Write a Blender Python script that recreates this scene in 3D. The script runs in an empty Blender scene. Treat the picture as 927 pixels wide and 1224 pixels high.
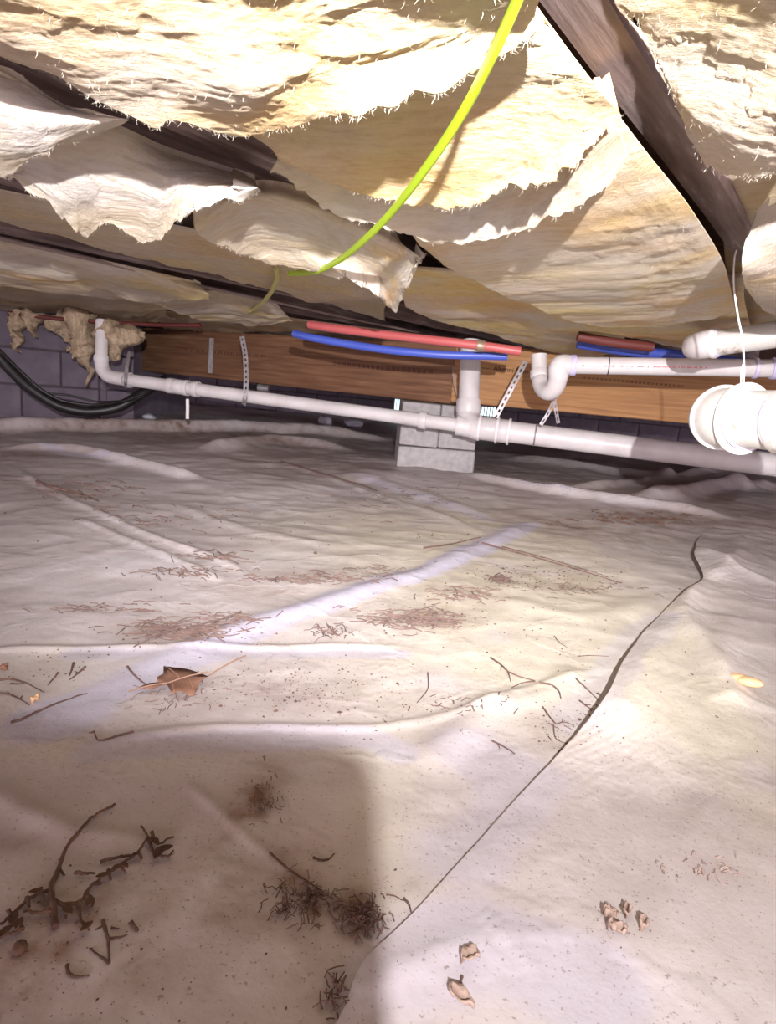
import bpy, math, random
import numpy as np
from mathutils import Vector, Matrix

# ------------------------------------------------------------------ camera
F, CX, CY = 750.0, 463.5, 612.0
ROLL = math.atan(0.09)
PITCH = math.atan((612 - (504 - 0.09 * (1030 - 463.5))) * math.cos(ROLL) / F)
CAM = np.array([0.0, 0.0, 0.41])
_f = np.array([0, math.cos(PITCH), -math.sin(PITCH)]); _r0 = np.array([1.0, 0, 0]); _u0 = np.array([0, math.sin(PITCH), math.cos(PITCH)])
_r = math.cos(ROLL) * _r0 + math.sin(ROLL) * _u0
_u = -math.sin(ROLL) * _r0 + math.cos(ROLL) * _u0
scene = bpy.context.scene
COL = scene.collection
cam_d = bpy.data.cameras.new('camera'); cam = bpy.data.objects.new('camera', cam_d); COL.objects.link(cam)
cam_d.sensor_fit = 'HORIZONTAL'; cam_d.sensor_width = 36; cam_d.lens = F / 927 * 36
cam_d.clip_start = 0.01; cam_d.clip_end = 100
m = Matrix(((_r[0], _u[0], -_f[0], CAM[0]), (_r[1], _u[1], -_f[1], CAM[1]), (_r[2], _u[2], -_f[2], CAM[2]), (0, 0, 0, 1)))
cam.matrix_world = m
scene.camera = cam

# ------------------------------------------------------------------ light
world = bpy.data.worlds.new('world'); scene.world = world; world.use_nodes = True
world.node_tree.nodes['Background'].inputs[0].default_value = (0.62, 0.52, 0.57, 1)
world.node_tree.nodes['Background'].inputs[1].default_value = 5.2
LAMP = np.array([0.07, -0.27, 0.565])
ld = bpy.data.lights.new('headlamp_beam', 'SPOT'); lo = bpy.data.objects.new('headlamp_beam', ld); COL.objects.link(lo)
ld.energy = 265; ld.color = (1.0, 0.955, 0.965); ld.spot_size = math.radians(56); ld.spot_blend = 1.0; ld.shadow_soft_size = 0.007
lo.location = LAMP
_aim = Vector((0.05, 2.6, 0.19)) - Vector(LAMP)
lo.rotation_euler = _aim.to_track_quat('-Z', 'Y').to_euler()
lo.scale = (1.9, 1.0, 1.0)                                   # a headlamp's wide oval beam
fd = bpy.data.lights.new('near_floor_fill', 'SPOT'); fo_ = bpy.data.objects.new('near_floor_fill', fd); COL.objects.link(fo_)   # added fill lamp at the headlamp, aimed down to brighten the near floor
fd.energy = 39; fd.color = (1.0, 0.955, 0.965); fd.spot_size = math.radians(104); fd.spot_blend = 1.0; fd.shadow_soft_size = 0.007
fo_.location = LAMP; fo_.rotation_euler = (Vector((0.25, 0.80, -0.42)) - Vector(LAMP)).to_track_quat('-Z', 'Y').to_euler()
scene.view_settings.view_transform = 'Standard'; scene.view_settings.look = 'None'
scene.view_settings.gamma = 1; scene.view_settings.use_curve_mapping = False
scene.view_settings.exposure = 0.2

# ------------------------------------------------------------------ helpers
rng = random.Random(7); nr = np.random.RandomState(11)

def ray(px, py): return _f + (px - CX) / F * _r - (py - CY) / F * _u
def at(px, py, d): return CAM + ray(px, py) * d                     # a point seen there, d metres ahead
def atz(px, py, z):
    r = ray(px, py); return CAM + r * ((z - CAM[2]) / r[2])         # where that sight line meets the level z

def _hash(ix, iy, seed):
    h = (ix.astype(np.int64) * 374761393 + iy.astype(np.int64) * 668265263 + seed * 982451653) & 0xffffffff
    h = ((h ^ (h >> 13)) * 1274126177) & 0xffffffff
    return ((h ^ (h >> 16)) & 0xffff) / 65535.0

def noise(x, y, seed=0):
    x = np.asarray(x, float); y = np.asarray(y, float)
    ix = np.floor(x); iy = np.floor(y); fx = x - ix; fy = y - iy
    fx = fx * fx * fx * (fx * (fx * 6 - 15) + 10); fy = fy * fy * fy * (fy * (fy * 6 - 15) + 10)
    a = _hash(ix, iy, seed); b = _hash(ix + 1, iy, seed); c = _hash(ix, iy + 1, seed); d = _hash(ix + 1, iy + 1, seed)
    return (a + (b - a) * fx) * (1 - fy) + (c + (d - c) * fx) * fy

def fbm(x, y, oct=4, seed=0):
    s = 0; a = 0.5; t = 0
    for i in range(oct):
        s = s + a * noise(x * 2 ** i + 17.3 * i, y * 2 ** i + 9.1 * i, seed + i); t += a; a *= 0.5
    return s / t - 0.5

def catmull(pts, n):
    """n points along a smooth curve through the points (k, dim), evenly by chord length"""
    P = np.asarray(pts, float)
    if len(P) == 2: return P[0] + (P[1] - P[0]) * np.linspace(0, 1, n)[:, None]
    L = np.r_[0, np.cumsum(np.linalg.norm(np.diff(P[:, :3] if P.shape[1] > 2 else P, axis=0), axis=1))]
    t = np.linspace(0, L[-1], n); k = np.clip(np.searchsorted(L, t, side='right') - 1, 0, len(P) - 2)
    w = ((t - L[k]) / np.maximum(L[k + 1] - L[k], 1e-9))[:, None]
    p1 = P[k]; p2 = P[k + 1]; p0 = np.where((k > 0)[:, None], P[np.maximum(k - 1, 0)], 2 * p1 - p2); k3 = np.minimum(k + 2, len(P) - 1)
    p3 = np.where((k + 2 <= len(P) - 1)[:, None], P[k3], 2 * p2 - p1)
    m1 = (p2 - p0) * 0.4; m2 = (p3 - p1) * 0.4
    w2 = w * w; w3 = w2 * w
    return (2 * w3 - 3 * w2 + 1) * p1 + (w3 - 2 * w2 + w) * m1 + (-2 * w3 + 3 * w2) * p2 + (w3 - w2) * m2

def link(name, me, mat=None, parent=None, smooth=False):
    if mat is not None: me.materials.append(mat)
    if smooth: me.polygons.foreach_set('use_smooth', np.ones(len(me.polygons), bool))
    o = bpy.data.objects.new(name, me); COL.objects.link(o)
    if parent is not None: o.parent = parent
    return o

def quick_mesh(name, V, Q):
    """V (n,3), Q (m,4) all quads"""
    V = np.ascontiguousarray(V, dtype=np.float32); Q = np.ascontiguousarray(Q, dtype=np.int32)
    me = bpy.data.meshes.new(name); me.vertices.add(len(V)); me.vertices.foreach_set('co', V.ravel())
    k = Q.shape[1]
    me.loops.add(Q.size); me.loops.foreach_set('vertex_index', Q.ravel())
    me.polygons.add(len(Q)); me.polygons.foreach_set('loop_start', np.arange(0, Q.size, k, dtype=np.int32))
    me.update(calc_edges=True); me.validate()
    return me

def grid_quads(nv, nu):
    i = np.arange(nv * nu).reshape(nv, nu)
    return np.stack([i[:-1, :-1], i[:-1, 1:], i[1:, 1:], i[1:, :-1]], -1).reshape(-1, 4)

def color_attr(me, name, C):
    a = me.attributes.new(name, 'FLOAT_COLOR', 'POINT')
    C = np.asarray(C, np.float32)
    if C.shape[1] == 3: C = np.c_[C, np.ones(len(C), np.float32)]
    a.data.foreach_set('color', C.ravel())

class Geo:
    """collects shapes that become ONE mesh object"""
    def __init__(s): s.v = []; s.f = []
    def add(s, V, Fs):
        o = len(s.v); s.v += [tuple(map(float, p)) for p in V]; s.f += [tuple(int(i) + o for i in f) for f in Fs]; return s
    def box(s, c, size, M=None):
        c = np.asarray(c, float); h = np.asarray(size, float) / 2
        V = [np.array([x, y, z]) * h + c for x in (-1, 1) for y in (-1, 1) for z in (-1, 1)]
        if M is not None: V = [np.array(M @ Vector(p)) for p in V]
        return s.add(V, [(0, 1, 3, 2), (4, 6, 7, 5), (0, 4, 5, 1), (2, 3, 7, 6), (0, 2, 6, 4), (1, 5, 7, 3)])
    def bevel_box(s, c, size, b, jit=0, r=None):
        """box with chamfered edges"""
        c = np.asarray(c, float); h = np.asarray(size, float) / 2; V = []; idx = {}
        for x in (-1, 1):
            for y in (-1, 1):
                for z in (-1, 1):
                    for ax in range(3):
                        p = np.array([x, y, z]) * (h - b); p[ax] = (x, y, z)[ax] * h[ax]
                        if jit and r: p = p + np.array([r.uniform(-jit, jit) for _ in range(3)])
                        idx[(x, y, z, ax)] = len(V); V.append(p + c)
        Fs = []
        for ax in range(3):
            a, b2 = [(1, 2), (2, 0), (0, 1)][ax]
            for sg in (-1, 1):
                q = []
                for (sa, sb) in ((-1, -1), (1, -1), (1, 1), (-1, 1)):
                    k = [0, 0, 0]; k[ax] = sg; k[a] = sa; k[b2] = sb; q.append(idx[tuple(k) + (ax,)])
                Fs.append(tuple(q) if sg > 0 else tuple(q[::-1]))
        for ax in range(3):
            a, b2 = [(1, 2), (2, 0), (0, 1)][ax]
            for sa in (-1, 1):
                for sb in (-1, 1):
                    def K(s_, which):
                        k = [0, 0, 0]; k[ax] = s_; k[a] = sa; k[b2] = sb; return idx[tuple(k) + (which,)]
                    q = (K(-1, a), K(1, a), K(1, b2), K(-1, b2)); Fs.append(q if sa * sb > 0 else q[::-1])
        for x in (-1, 1):
            for y in (-1, 1):
                for z in (-1, 1):
                    q = tuple(idx[(x, y, z, k)] for k in range(3)); Fs.append(q if x * y * z > 0 else q[::-1])
        return s.add(V, Fs)
    def tube(s, pts, rad, seg=16, caps=True, flat=None, up=None):
        P = np.asarray(pts, float); n = len(P)
        R = np.full(n, rad) if np.isscalar(rad) else np.asarray(rad, float)
        T = np.gradient(P, axis=0); T /= np.linalg.norm(T, axis=1)[:, None]
        ref = np.array(up if up is not None else (0, 0, 1.0), float)
        if abs(ref @ T[0]) > 0.95: ref = np.array([1.0, 0, 0])
        N = np.cross(T[0], ref); N /= np.linalg.norm(N); V = []
        for i in range(n):
            N = N - (N @ T[i]) * T[i]; N /= np.linalg.norm(N); B = np.cross(T[i], N)
            for k in range(seg):
                a = 2 * math.pi * k / seg
                V.append(P[i] + N * math.cos(a) * R[i] + B * math.sin(a) * R[i] * (flat or 1))
        Fs = [(i * seg + k, i * seg + (k + 1) % seg, (i + 1) * seg + (k + 1) % seg, (i + 1) * seg + k) for i in range(n - 1) for k in range(seg)]
        if caps: Fs += [tuple(range(seg))[::-1], tuple((n - 1) * seg + k for k in range(seg))]
        return s.add(V, Fs)
    def lathe(s, p0, p1, prof, seg=28):
        """prof: (t along p0->p1 in metres, radius)"""
        p0 = np.asarray(p0, float); a = np.asarray(p1, float) - p0; a /= np.linalg.norm(a)
        n = np.cross(a, (0, 0, 1.0)); n = n / np.linalg.norm(n) if np.linalg.norm(n) > .05 else np.array([1.0, 0, 0]); b = np.cross(a, n)
        V = [p0 + a * t + (n * math.cos(2 * math.pi * k / seg) + b * math.sin(2 * math.pi * k / seg)) * r for t, r in prof for k in range(seg)]
        return s.add(V, [(i * seg + k, i * seg + (k + 1) % seg, (i + 1) * seg + (k + 1) % seg, (i + 1) * seg + k) for i in range(len(prof) - 1) for k in range(seg)])
    def build(s, name, mat, parent=None, smooth=True, angle=40):
        me = bpy.data.meshes.new(name); me.from_pydata(s.v, [], s.f); me.update()
        o = link(name, me, mat, parent, smooth)
        if smooth: me.set_sharp_from_angle(angle=math.radians(angle))
        return o

def tag(o, label=None, cat=None, group=None, kind=None):
    if label: o['label'] = label
    if cat: o['category'] = cat
    if group: o['group'] = group
    if kind: o['kind'] = kind
    return o

def thing(name, label, cat, loc=(0, 0, 0), group=None):
    o = bpy.data.objects.new(name, None); COL.objects.link(o); o.location = loc; o.empty_display_size = .05
    return tag(o, label, cat, group)

def under(child, root):
    """parent a mesh made in world coordinates without moving it"""
    child.parent = root; child.matrix_parent_inverse = Matrix.Translation(root.location).inverted(); return child

# ------------------------------------------------------------------ materials
def mat(name, color, rough=0.6, **k):
    M = bpy.data.materials.new(name); M.use_nodes = True; nt = M.node_tree; b = nt.nodes['Principled BSDF']
    b.inputs['Base Color'].default_value = (*color, 1); b.inputs['Roughness'].default_value = rough
    for kk, v in k.items(): b.inputs[kk.replace('_', ' ')].default_value = v
    return M, nt, b

def N(nt, t, **props):
    n = nt.nodes.new(t)
    for k, v in props.items(): setattr(n, k, v)
    return n

def mapped(nt, coord, scale):
    tc = N(nt, 'ShaderNodeTexCoord'); mp = N(nt, 'ShaderNodeMapping'); mp.inputs['Scale'].default_value = scale
    nt.links.new(tc.outputs[coord], mp.inputs['Vector']); return mp.outputs['Vector']

def noise_node(nt, vec, scale, detail=4, rough=.55):
    n = N(nt, 'ShaderNodeTexNoise'); n.inputs['Scale'].default_value = scale; n.inputs['Detail'].default_value = detail; n.inputs['Roughness'].default_value = rough
    if vec is not None: nt.links.new(vec, n.inputs['Vector'])
    return n.outputs['Fac']

def ramp(nt, fac, stops):
    r = N(nt, 'ShaderNodeValToRGB'); e = r.color_ramp.elements
    while len(e) < len(stops): e.new(.5)
    for x, (p, c) in zip(e, stops): x.position = p; x.color = (*c, 1)
    nt.links.new(fac, r.inputs[0]); return r.outputs[0]

def mix(nt, fac, a, b, mode='MIX'):
    x = N(nt, 'ShaderNodeMix', data_type='RGBA', blend_type=mode)
    for s, v in ((0, fac), (6, a), (7, b)):
        if isinstance(v, (int, float)): x.inputs[s].default_value = v
        elif isinstance(v, tuple): x.inputs[s].default_value = (*v, 1)
        else: nt.links.new(v, x.inputs[s])
    return x.outputs[2]

def bump(nt, b, h, strength, dist):
    n = N(nt, 'ShaderNodeBump'); n.inputs['Strength'].default_value = strength; n.inputs['Distance'].default_value = dist
    nt.links.new(h, n.inputs['Height']); nt.links.new(n.outputs[0], b.inputs['Normal'])

def attr(nt, name):
    a = N(nt, 'ShaderNodeAttribute', attribute_name=name); return a

def noisy(name, stops, scale, vecscale=(1, 1, 1), rough=.7, coord='Object', bs=.3, bd=.003, detail=5, **k):
    M, nt, b = mat(name, stops[0][1], rough, **k)
    f = noise_node(nt, mapped(nt, coord, vecscale), scale, detail)
    nt.links.new(ramp(nt, f, stops), b.inputs['Base Color'])
    if bs: bump(nt, b, f, bs, bd)
    return M

# fibreglass: tint attribute, fibres stretched along U
FIB, nt, b = mat('fibreglass', (.85, .75, .55), 1.0)
b.inputs['Specular IOR Level'].default_value = .05
t = attr(nt, 'tint')
v1 = mapped(nt, 'UV', (26, 75, 1)); n1 = noise_node(nt, v1, 1.0, 9, .74)
v2 = mapped(nt, 'UV', (150, 230, 1)); n2 = noise_node(nt, v2, 1.0, 4, .6)
hh = N(nt, 'ShaderNodeMath', operation='MULTIPLY_ADD'); hh.inputs[1].default_value = .6
nt.links.new(n2, hh.inputs[0]); nt.links.new(n1, hh.inputs[2])
c = mix(nt, 1.0, t.outputs['Color'], ramp(nt, n1, [(.3, (.80, .72, .62)), (.5, (.97, .95, .92)), (.7, (1.08, 1.07, 1.05))]), 'MULTIPLY')
nt.links.new(c, b.inputs['Base Color']); bump(nt, b, hh.outputs[0], .55, .004)
TUFT, nt, b = mat('dusty_fibreglass_tuft', (.5, .4, .3), 1.0); b.inputs['Specular IOR Level'].default_value = .05
t = attr(nt, 'tint'); n1 = noise_node(nt, mapped(nt, 'Object', (60, 60, 22)), 1.0, 6, .7)
nt.links.new(mix(nt, 1.0, t.outputs['Color'], ramp(nt, n1, [(.3, (.55, .48, .42)), (.6, (1.1, 1.08, 1.05))]), 'MULTIPLY'), b.inputs['Base Color']); bump(nt, b, n1, .8, .012)
FUZZ, nt, b = mat('glass_fibres', (.72, .66, .54), 1.0); b.inputs['Specular IOR Level'].default_value = .05

# polyethylene ground sheet: dirt / clean / warm come in as the attribute 'soil'
def sheet_mat(name):
    M, nt, b = mat(name, (.6, .55, .54), .45)
    a = attr(nt, 'soil'); sep = N(nt, 'ShaderNodeSeparateColor'); nt.links.new(a.outputs['Color'], sep.inputs[0])
    o = mapped(nt, 'Object', (1, 1, 1))
    n_big = noise_node(nt, o, 3.0, 5, .6); n_mid = noise_node(nt, o, 22, 5, .65); n_fine = noise_node(nt, o, 260, 3, .6)
    base = ramp(nt, n_big, [(.32, (.53, .47, .485)), (.5, (.62, .575, .58)), (.68, (.69, .66, .695))])
    base = mix(nt, sep.outputs[2], base, (.68, .64, .53))
    base = mix(nt, sep.outputs[1], base, (.57, .555, .67))
    base = mix(nt, .5, base, ramp(nt, n_mid, [(.3, (.74, .69, .66)), (.6, (1, 1, 1))]), 'MULTIPLY')
    dn = N(nt, 'ShaderNodeMath', operation='MULTIPLY'); nt.links.new(sep.outputs[0], dn.inputs[0])
    nt.links.new(ramp(nt, n_mid, [(.3, (.35,) * 3), (.65, (1.4,) * 3)]), dn.inputs[1])
    dc = N(nt, 'ShaderNodeClamp'); nt.links.new(dn.outputs[0], dc.inputs[0])
    base = mix(nt, dc.outputs[0], base, (.20, .115, .070))
    sp = ramp(nt, n_fine, [(.31, (.36, .26, .21)), (.38, (1, 1, 1))])
    base = mix(nt, .6, base, sp, 'MULTIPLY')
    nt.links.new(base, b.inputs['Base Color'])
    rr = N(nt, 'ShaderNodeMapRange'); rr.inputs[3].default_value = .34; rr.inputs[4].default_value = .62
    nt.links.new(n_mid, rr.inputs[0]); nt.links.new(rr.outputs[0], b.inputs['Roughness'])
    cr = noise_node(nt, o, 3.2, 5, .55)
    sub = N(nt, 'ShaderNodeMath', operation='SUBTRACT'); sub.inputs[1].default_value = .5; nt.links.new(cr, sub.inputs[0])
    ab = N(nt, 'ShaderNodeMath', operation='ABSOLUTE'); nt.links.new(sub.outputs[0], ab.inputs[0])
    mr = N(nt, 'ShaderNodeMapRange', interpolation_type='SMOOTHSTEP'); mr.inputs[2].default_value = .035; mr.inputs[3].default_value = 1; mr.inputs[4].default_value = 0; nt.links.new(ab.outputs[0], mr.inputs[0])
    ad = N(nt, 'ShaderNodeMath', operation='MULTIPLY_ADD'); ad.inputs[1].default_value = .45; nt.links.new(mr.outputs[0], ad.inputs[0]); nt.links.new(n_mid, ad.inputs[2])
    bump(nt, b, ad.outputs[0], .3, .005)
    return M
SHEET = sheet_mat('dusty_polyethylene')

def wood(name, stops, sc=(1.2, 18, 18), scale=3.0, rough=.75):
    M, nt, b = mat(name, stops[0][1], rough)
    v = mapped(nt, 'Object', sc); f = noise_node(nt, v, scale, 6, .6)
    w = N(nt, 'ShaderNodeTexWave', wave_type='BANDS', bands_direction='Z'); w.inputs['Scale'].default_value = 1.4; w.inputs['Distortion'].default_value = 9; w.inputs['Detail'].default_value = 3
    nt.links.new(mapped(nt, 'Object', (.8, 9, 9)), w.inputs['Vector'])
    col = ramp(nt, f, stops)
    col = mix(nt, .35, col, ramp(nt, w.outputs['Fac'], [(.2, (.62, .55, .5)), (.7, (1, 1, 1))]), 'MULTIPLY')
    nt.links.new(col, b.inputs['Base Color']); bump(nt, b, f, .3, .003); return M
JOIST = wood('weathered_joist_wood', [(.3, (.14, .098, .092)), (.55, (.27, .205, .195)), (.75, (.52, .46, .45))], (2, 22, 22), 3)
OLDWOOD = wood('old_brown_lumber', [(.3, (.14, .062, .032)), (.6, (.25, .125, .065)), (.8, (.34, .20, .12))])
NEWWOOD = wood('tan_orange_lumber', [(.3, (.36, .175, .07)), (.6, (.48, .255, .105)), (.8, (.55, .32, .15))])
PLY = noisy('subfloor_plywood', [(.3, (.20, .11, .06)), (.7, (.32, .19, .11))], 4, (1, 8, 1))
PVC = noisy('white_pvc', [(.3, (.56, .52, .52)), (.6, (.66, .63, .63))], 9, rough=.38, bs=0)
PVCD, nt, b = mat('dusty_pvc', (.8, .78, .74), .45)
o_ = mapped(nt, 'Object', (1, 1, 1)); na = noise_node(nt, o_, 14, 6, .7); nb = noise_node(nt, o_, 130, 3, .6)
cc = mix(nt, ramp(nt, na, [(.60, (0, 0, 0)), (.70, (1, 1, 1))]), (.52, .505, .475), (.24, .17, .13))
cc = mix(nt, .5, cc, ramp(nt, nb, [(.3, (.7, .62, .5)), (.42, (1, 1, 1))]), 'MULTIPLY'); nt.links.new(cc, b.inputs['Base Color'])
RIM, _, _ = mat('bright_pvc_rim', (.76, .73, .75), .35)
PRIMER = noisy('purple_primer_stain', [(.3, (.42, .38, .66)), (.7, (.72, .68, .82))], 30, bs=0, rough=.4)
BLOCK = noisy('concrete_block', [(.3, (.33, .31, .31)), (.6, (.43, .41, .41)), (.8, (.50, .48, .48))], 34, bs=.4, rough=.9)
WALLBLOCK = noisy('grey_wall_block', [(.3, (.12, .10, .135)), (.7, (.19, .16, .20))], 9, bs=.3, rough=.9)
MORTAR = noisy('mortar', [(.3, (.06, .05, .06)), (.7, (.10, .08, .09))], 30, rough=.95)
SOIL = noisy('crawl_soil', [(.3, (.10, .06, .04)), (.7, (.22, .14, .10))], 9, bs=.6, bd=.02, rough=.95)
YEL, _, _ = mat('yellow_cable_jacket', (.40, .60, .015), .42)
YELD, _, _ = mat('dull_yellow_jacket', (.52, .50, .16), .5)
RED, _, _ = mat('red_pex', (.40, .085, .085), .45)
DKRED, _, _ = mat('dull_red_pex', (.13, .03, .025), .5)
BLUE, _, _ = mat('blue_pex', (.055, .09, .42), .4)
BLACK = noisy('black_rubber', [(.3, (.006, .005, .006)), (.7, (.014, .012, .014))], 20, rough=.45, bs=0)
GREYC, _, _ = mat('grey_cable_jacket', (.30, .23, .21), .6)
STEEL = noisy('galvanised_steel', [(.3, (.26, .24, .25)), (.7, (.42, .40, .41))], 60, rough=.5, bs=0, Metallic=.5)
DARKST, _, _ = mat('dark_steel', (.05, .045, .05), .5, Metallic=.4)
WIRE, _, _ = mat('white_coated_wire', (.80, .76, .76), .45)
BRONZE, _, _ = mat('crimp_ring', (.34, .24, .17), .4, Metallic=.5)
TWIG = noisy('dead_twig', [(.3, (.08, .042, .034)), (.7, (.18, .105, .085))], 60, rough=.9, bs=.3)
DARKTWIG = noisy('dark_brown_twig', [(.3, (.06, .03, .02)), (.7, (.15, .08, .05))], 60, rough=.9, bs=.3)  # deeper brown twig tone
NEEDLE = noisy('pine_needles', [(.3, (.09, .055, .048)), (.7, (.19, .125, .105))], 30, rough=.9, bs=0)
LEAF = noisy('dry_leaf', [(.3, (.17, .08, .05)), (.7, (.28, .15, .10))], 26, rough=.8)
VEIN, _, _ = mat('leaf_vein', (.30, .18, .13), .8)
SPECK = noisy('soil_crumbs', [(.3, (.07, .04, .03)), (.7, (.17, .10, .07))], 40, rough=1, bs=0)
CHIP = noisy('tan_chip', [(.3, (.55, .30, .15)), (.7, (.75, .52, .30))], 40, rough=.7)
FLAKE = noisy('tan_flake', [(.3, (.33, .23, .185)), (.7, (.48, .36, .30))], 40, rough=.8)
INK, _, _ = mat('black_ink', (.03, .02, .015), .8)
BRINK, _, _ = mat('brown_ink', (.12, .05, .03), .8)
RINK, _, _ = mat('red_ink', (.75, .16, .18), .6)
PHONE, _, _ = mat('phone_case', (.02, .02, .022), .5)
POLYBIT, _, _ = mat('white_plastic_scrap', (.72, .74, .85), .4)
DAY, nt, b = mat('daylight_gap', (.8, .95, 1), .5); b.inputs['Emission Color'].default_value = (.72, .95, 1, 1); b.inputs['Emission Strength'].default_value = 1.6

# ------------------------------------------------------------------ ground height
def fl(px, py, z=0.0): return atz(px, py, z)[:2]
RIDGES = []          # (polyline xy, amplitude, half width, profile)
def ridge(pts, amp, hw_px, asym=0.0):
    W = np.array([fl(*p) for p in pts]); mid = pts[len(pts) // 2]
    d = np.linalg.norm(np.r_[fl(*mid), 0] - CAM)
    W = catmull(W, max(6, 4 * len(pts)))
    RIDGES.append((W, amp, hw_px * d / F * 1.0, asym))
def poly_dist(X, Y, W):
    best = np.full(X.shape, 1e9); side = np.zeros(X.shape); tt = np.zeros(X.shape)
    n = len(W) - 1
    for i in range(n):
        a = W[i]; bb = W[i + 1] - a; L2 = max(bb @ bb, 1e-12)
        t_ = np.clip(((X - a[0]) * bb[0] + (Y - a[1]) * bb[1]) / L2, 0, 1)
        dx = X - a[0] - t_ * bb[0]; dy = Y - a[1] - t_ * bb[1]; dd = dx * dx + dy * dy
        mk = dd < best; best = np.where(mk, dd, best); side = np.where(mk, bb[0] * dy - bb[1] * dx, side); tt = np.where(mk, (i + t_) / n, tt)
    return np.sqrt(best), np.sign(side), tt

ridge([(150, 805), (230, 770), (300, 745), (420, 712), (520, 680), (600, 640), (632, 625)], .008, 17)
ridge([(-60, 778), (120, 773), (260, 771), (400, 770), (490, 772)], .004, 7)
ridge([(110, 888), (250, 868), (450, 869), (560, 848), (640, 822), (720, 800)], .0032, 7)
ridge([(20, 560), (60, 585), (180, 640), (265, 670), (300, 690)], .008, 6)
ridge([(90, 620), (190, 660), (270, 695)], .005, 6)
ridge([(200, 600), (320, 640), (420, 655)], .005, 12)
ridge([(225, 935), (310, 1012), (420, 1092)], .003, 6)
ridge([(330, 552), (430, 582), (520, 612), (580, 640)], .006, 8)
ridge([(430, 568), (520, 595), (580, 615)], .012, 16)
ridge([(548, 568), (620, 582), (720, 599), (800, 610), (870, 622)], .035, 9)
ridge([(600, 548), (700, 560), (800, 572), (930, 590)], .035, 14)
ridge([(660, 590), (760, 578), (880, 556)], .03, 7)
ridge([(760, 600), (850, 585), (930, 580)], .05, 12)
ridge([(-80, 512), (120, 514), (300, 516), (470, 528)], .07, 8)
ridge([(0, 535), (90, 540), (170, 556), (250, 575)], .03, 9)
ridge([(240, 540), (330, 530), (420, 540)], .04, 12)
ridge([(500, 920), (560, 870), (600, 830)], .006, 22)
ridge([(690, 800), (650, 830), (560, 850)], .006, 16)
ridge([(600, 720), (700, 740), (790, 720)], .004, 18)
ridge([(-40, 930), (60, 985), (180, 1010)], .004, 14)

def H(X, Y):
    X = np.asarray(X, float); Y = np.asarray(Y, float)
    far = np.clip((Y - .8) / 2.0, 0, 1)
    h = fbm(X * 2.2 + 3, Y * 2.2, 4, 5) * (.010 + .034 * far)
    h += (np.abs(fbm(X * 5 + .6 * Y, Y * 9, 3, 21)) * -2 + .3) * (.0022 + .006 * far)
    h += (np.abs(fbm(X * 9 - 4 * Y, Y * 5 + 3 * X, 3, 31)) * -2 + .3) * .0035
    for W, amp, hw, asym in RIDGES:
        lo_, hi_ = W.min(0) - 4 * hw, W.max(0) + 4 * hw
        mk = (X > lo_[0]) & (X < hi_[0]) & (Y > lo_[1]) & (Y < hi_[1])
        if not np.any(mk): continue
        if X.ndim == 0: d, s, t_ = poly_dist(X, Y, W); h = h + amp * np.exp(-(d / hw) ** 2) * np.clip(6 * np.minimum(t_, 1 - t_) + .15, 0, 1); continue
        d, s, t_ = poly_dist(X[mk], Y[mk], W)
        h[mk] += amp * np.exp(-(d / hw) ** 2) * np.clip(6 * np.minimum(t_, 1 - t_) + .15, 0, 1)
    return h

# right-hand overlapping sheet: its edge line and the lift above the main sheet
EDGE_PX = [(250, 1420), (340, 1310), (405, 1224), (440, 1150), (540, 1045), (655, 920), (718, 855), (752, 790), (790, 738), (838, 700), (828, 672), (838, 640), (880, 615)]
EDGE = np.array([fl(*p) for p in EDGE_PX])
EDGE_LIFT = [.004, .004, .004, .0045, .0055, .009, .023, .014, .0055, .008, .030, .010, -.004]
EDGE_S = catmull(np.c_[EDGE, EDGE_LIFT], 220)
CRESTS = [([(838, 700), (815, 735), (850, 800), (880, 860)], .018, 14), ([(840, 700), (860, 690), (885, 660)], .014, 14),
          ([(835, 665), (880, 690), (930, 705)], .010, 10), ([(880, 640), (905, 665), (930, 680)], .010, 8), ([(870, 740), (860, 820), (900, 940)], .008, 22),
          ([(800, 745), (760, 820), (730, 900)], .010, 26), ([(560, 1080), (610, 1130), (660, 1190)], .0015, 5), ([(430, 1180), (560, 1130), (700, 1120)], .003, 20),
          ([(850, 960), (800, 1040), (760, 1224)], .004, 30), ([(930, 860), (880, 850), (840, 850)], .004, 10)]
CREST_W = [(catmull(np.array([fl(*p) for p in pts]), 14), a, hp * np.linalg.norm(np.r_[fl(*pts[1]), 0] - CAM) / F) for pts, a, hp in CRESTS]
def HR(X, Y):
    X = np.asarray(X, float); Y = np.asarray(Y, float)
    h = H(X, Y)
    d, s, t_ = poly_dist(X, Y, EDGE_S[::4, :2])
    k = np.clip((t_ * (len(EDGE_S) - 1)).astype(int), 0, len(EDGE_S) - 1)
    lift = EDGE_S[k, 2]
    h = h + np.where(lift > 0, .0045 + (lift - .0045) * np.exp(-(d / .16) ** 2), lift)
    for W, a, hw in CREST_W:
        dd, _, tt = poly_dist(X, Y, W); h = h + a * np.exp(-np.abs(dd / hw) ** 1.5) * np.clip(5 * np.minimum(tt, 1 - tt) + .2, 0, 1)
    return h

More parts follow.
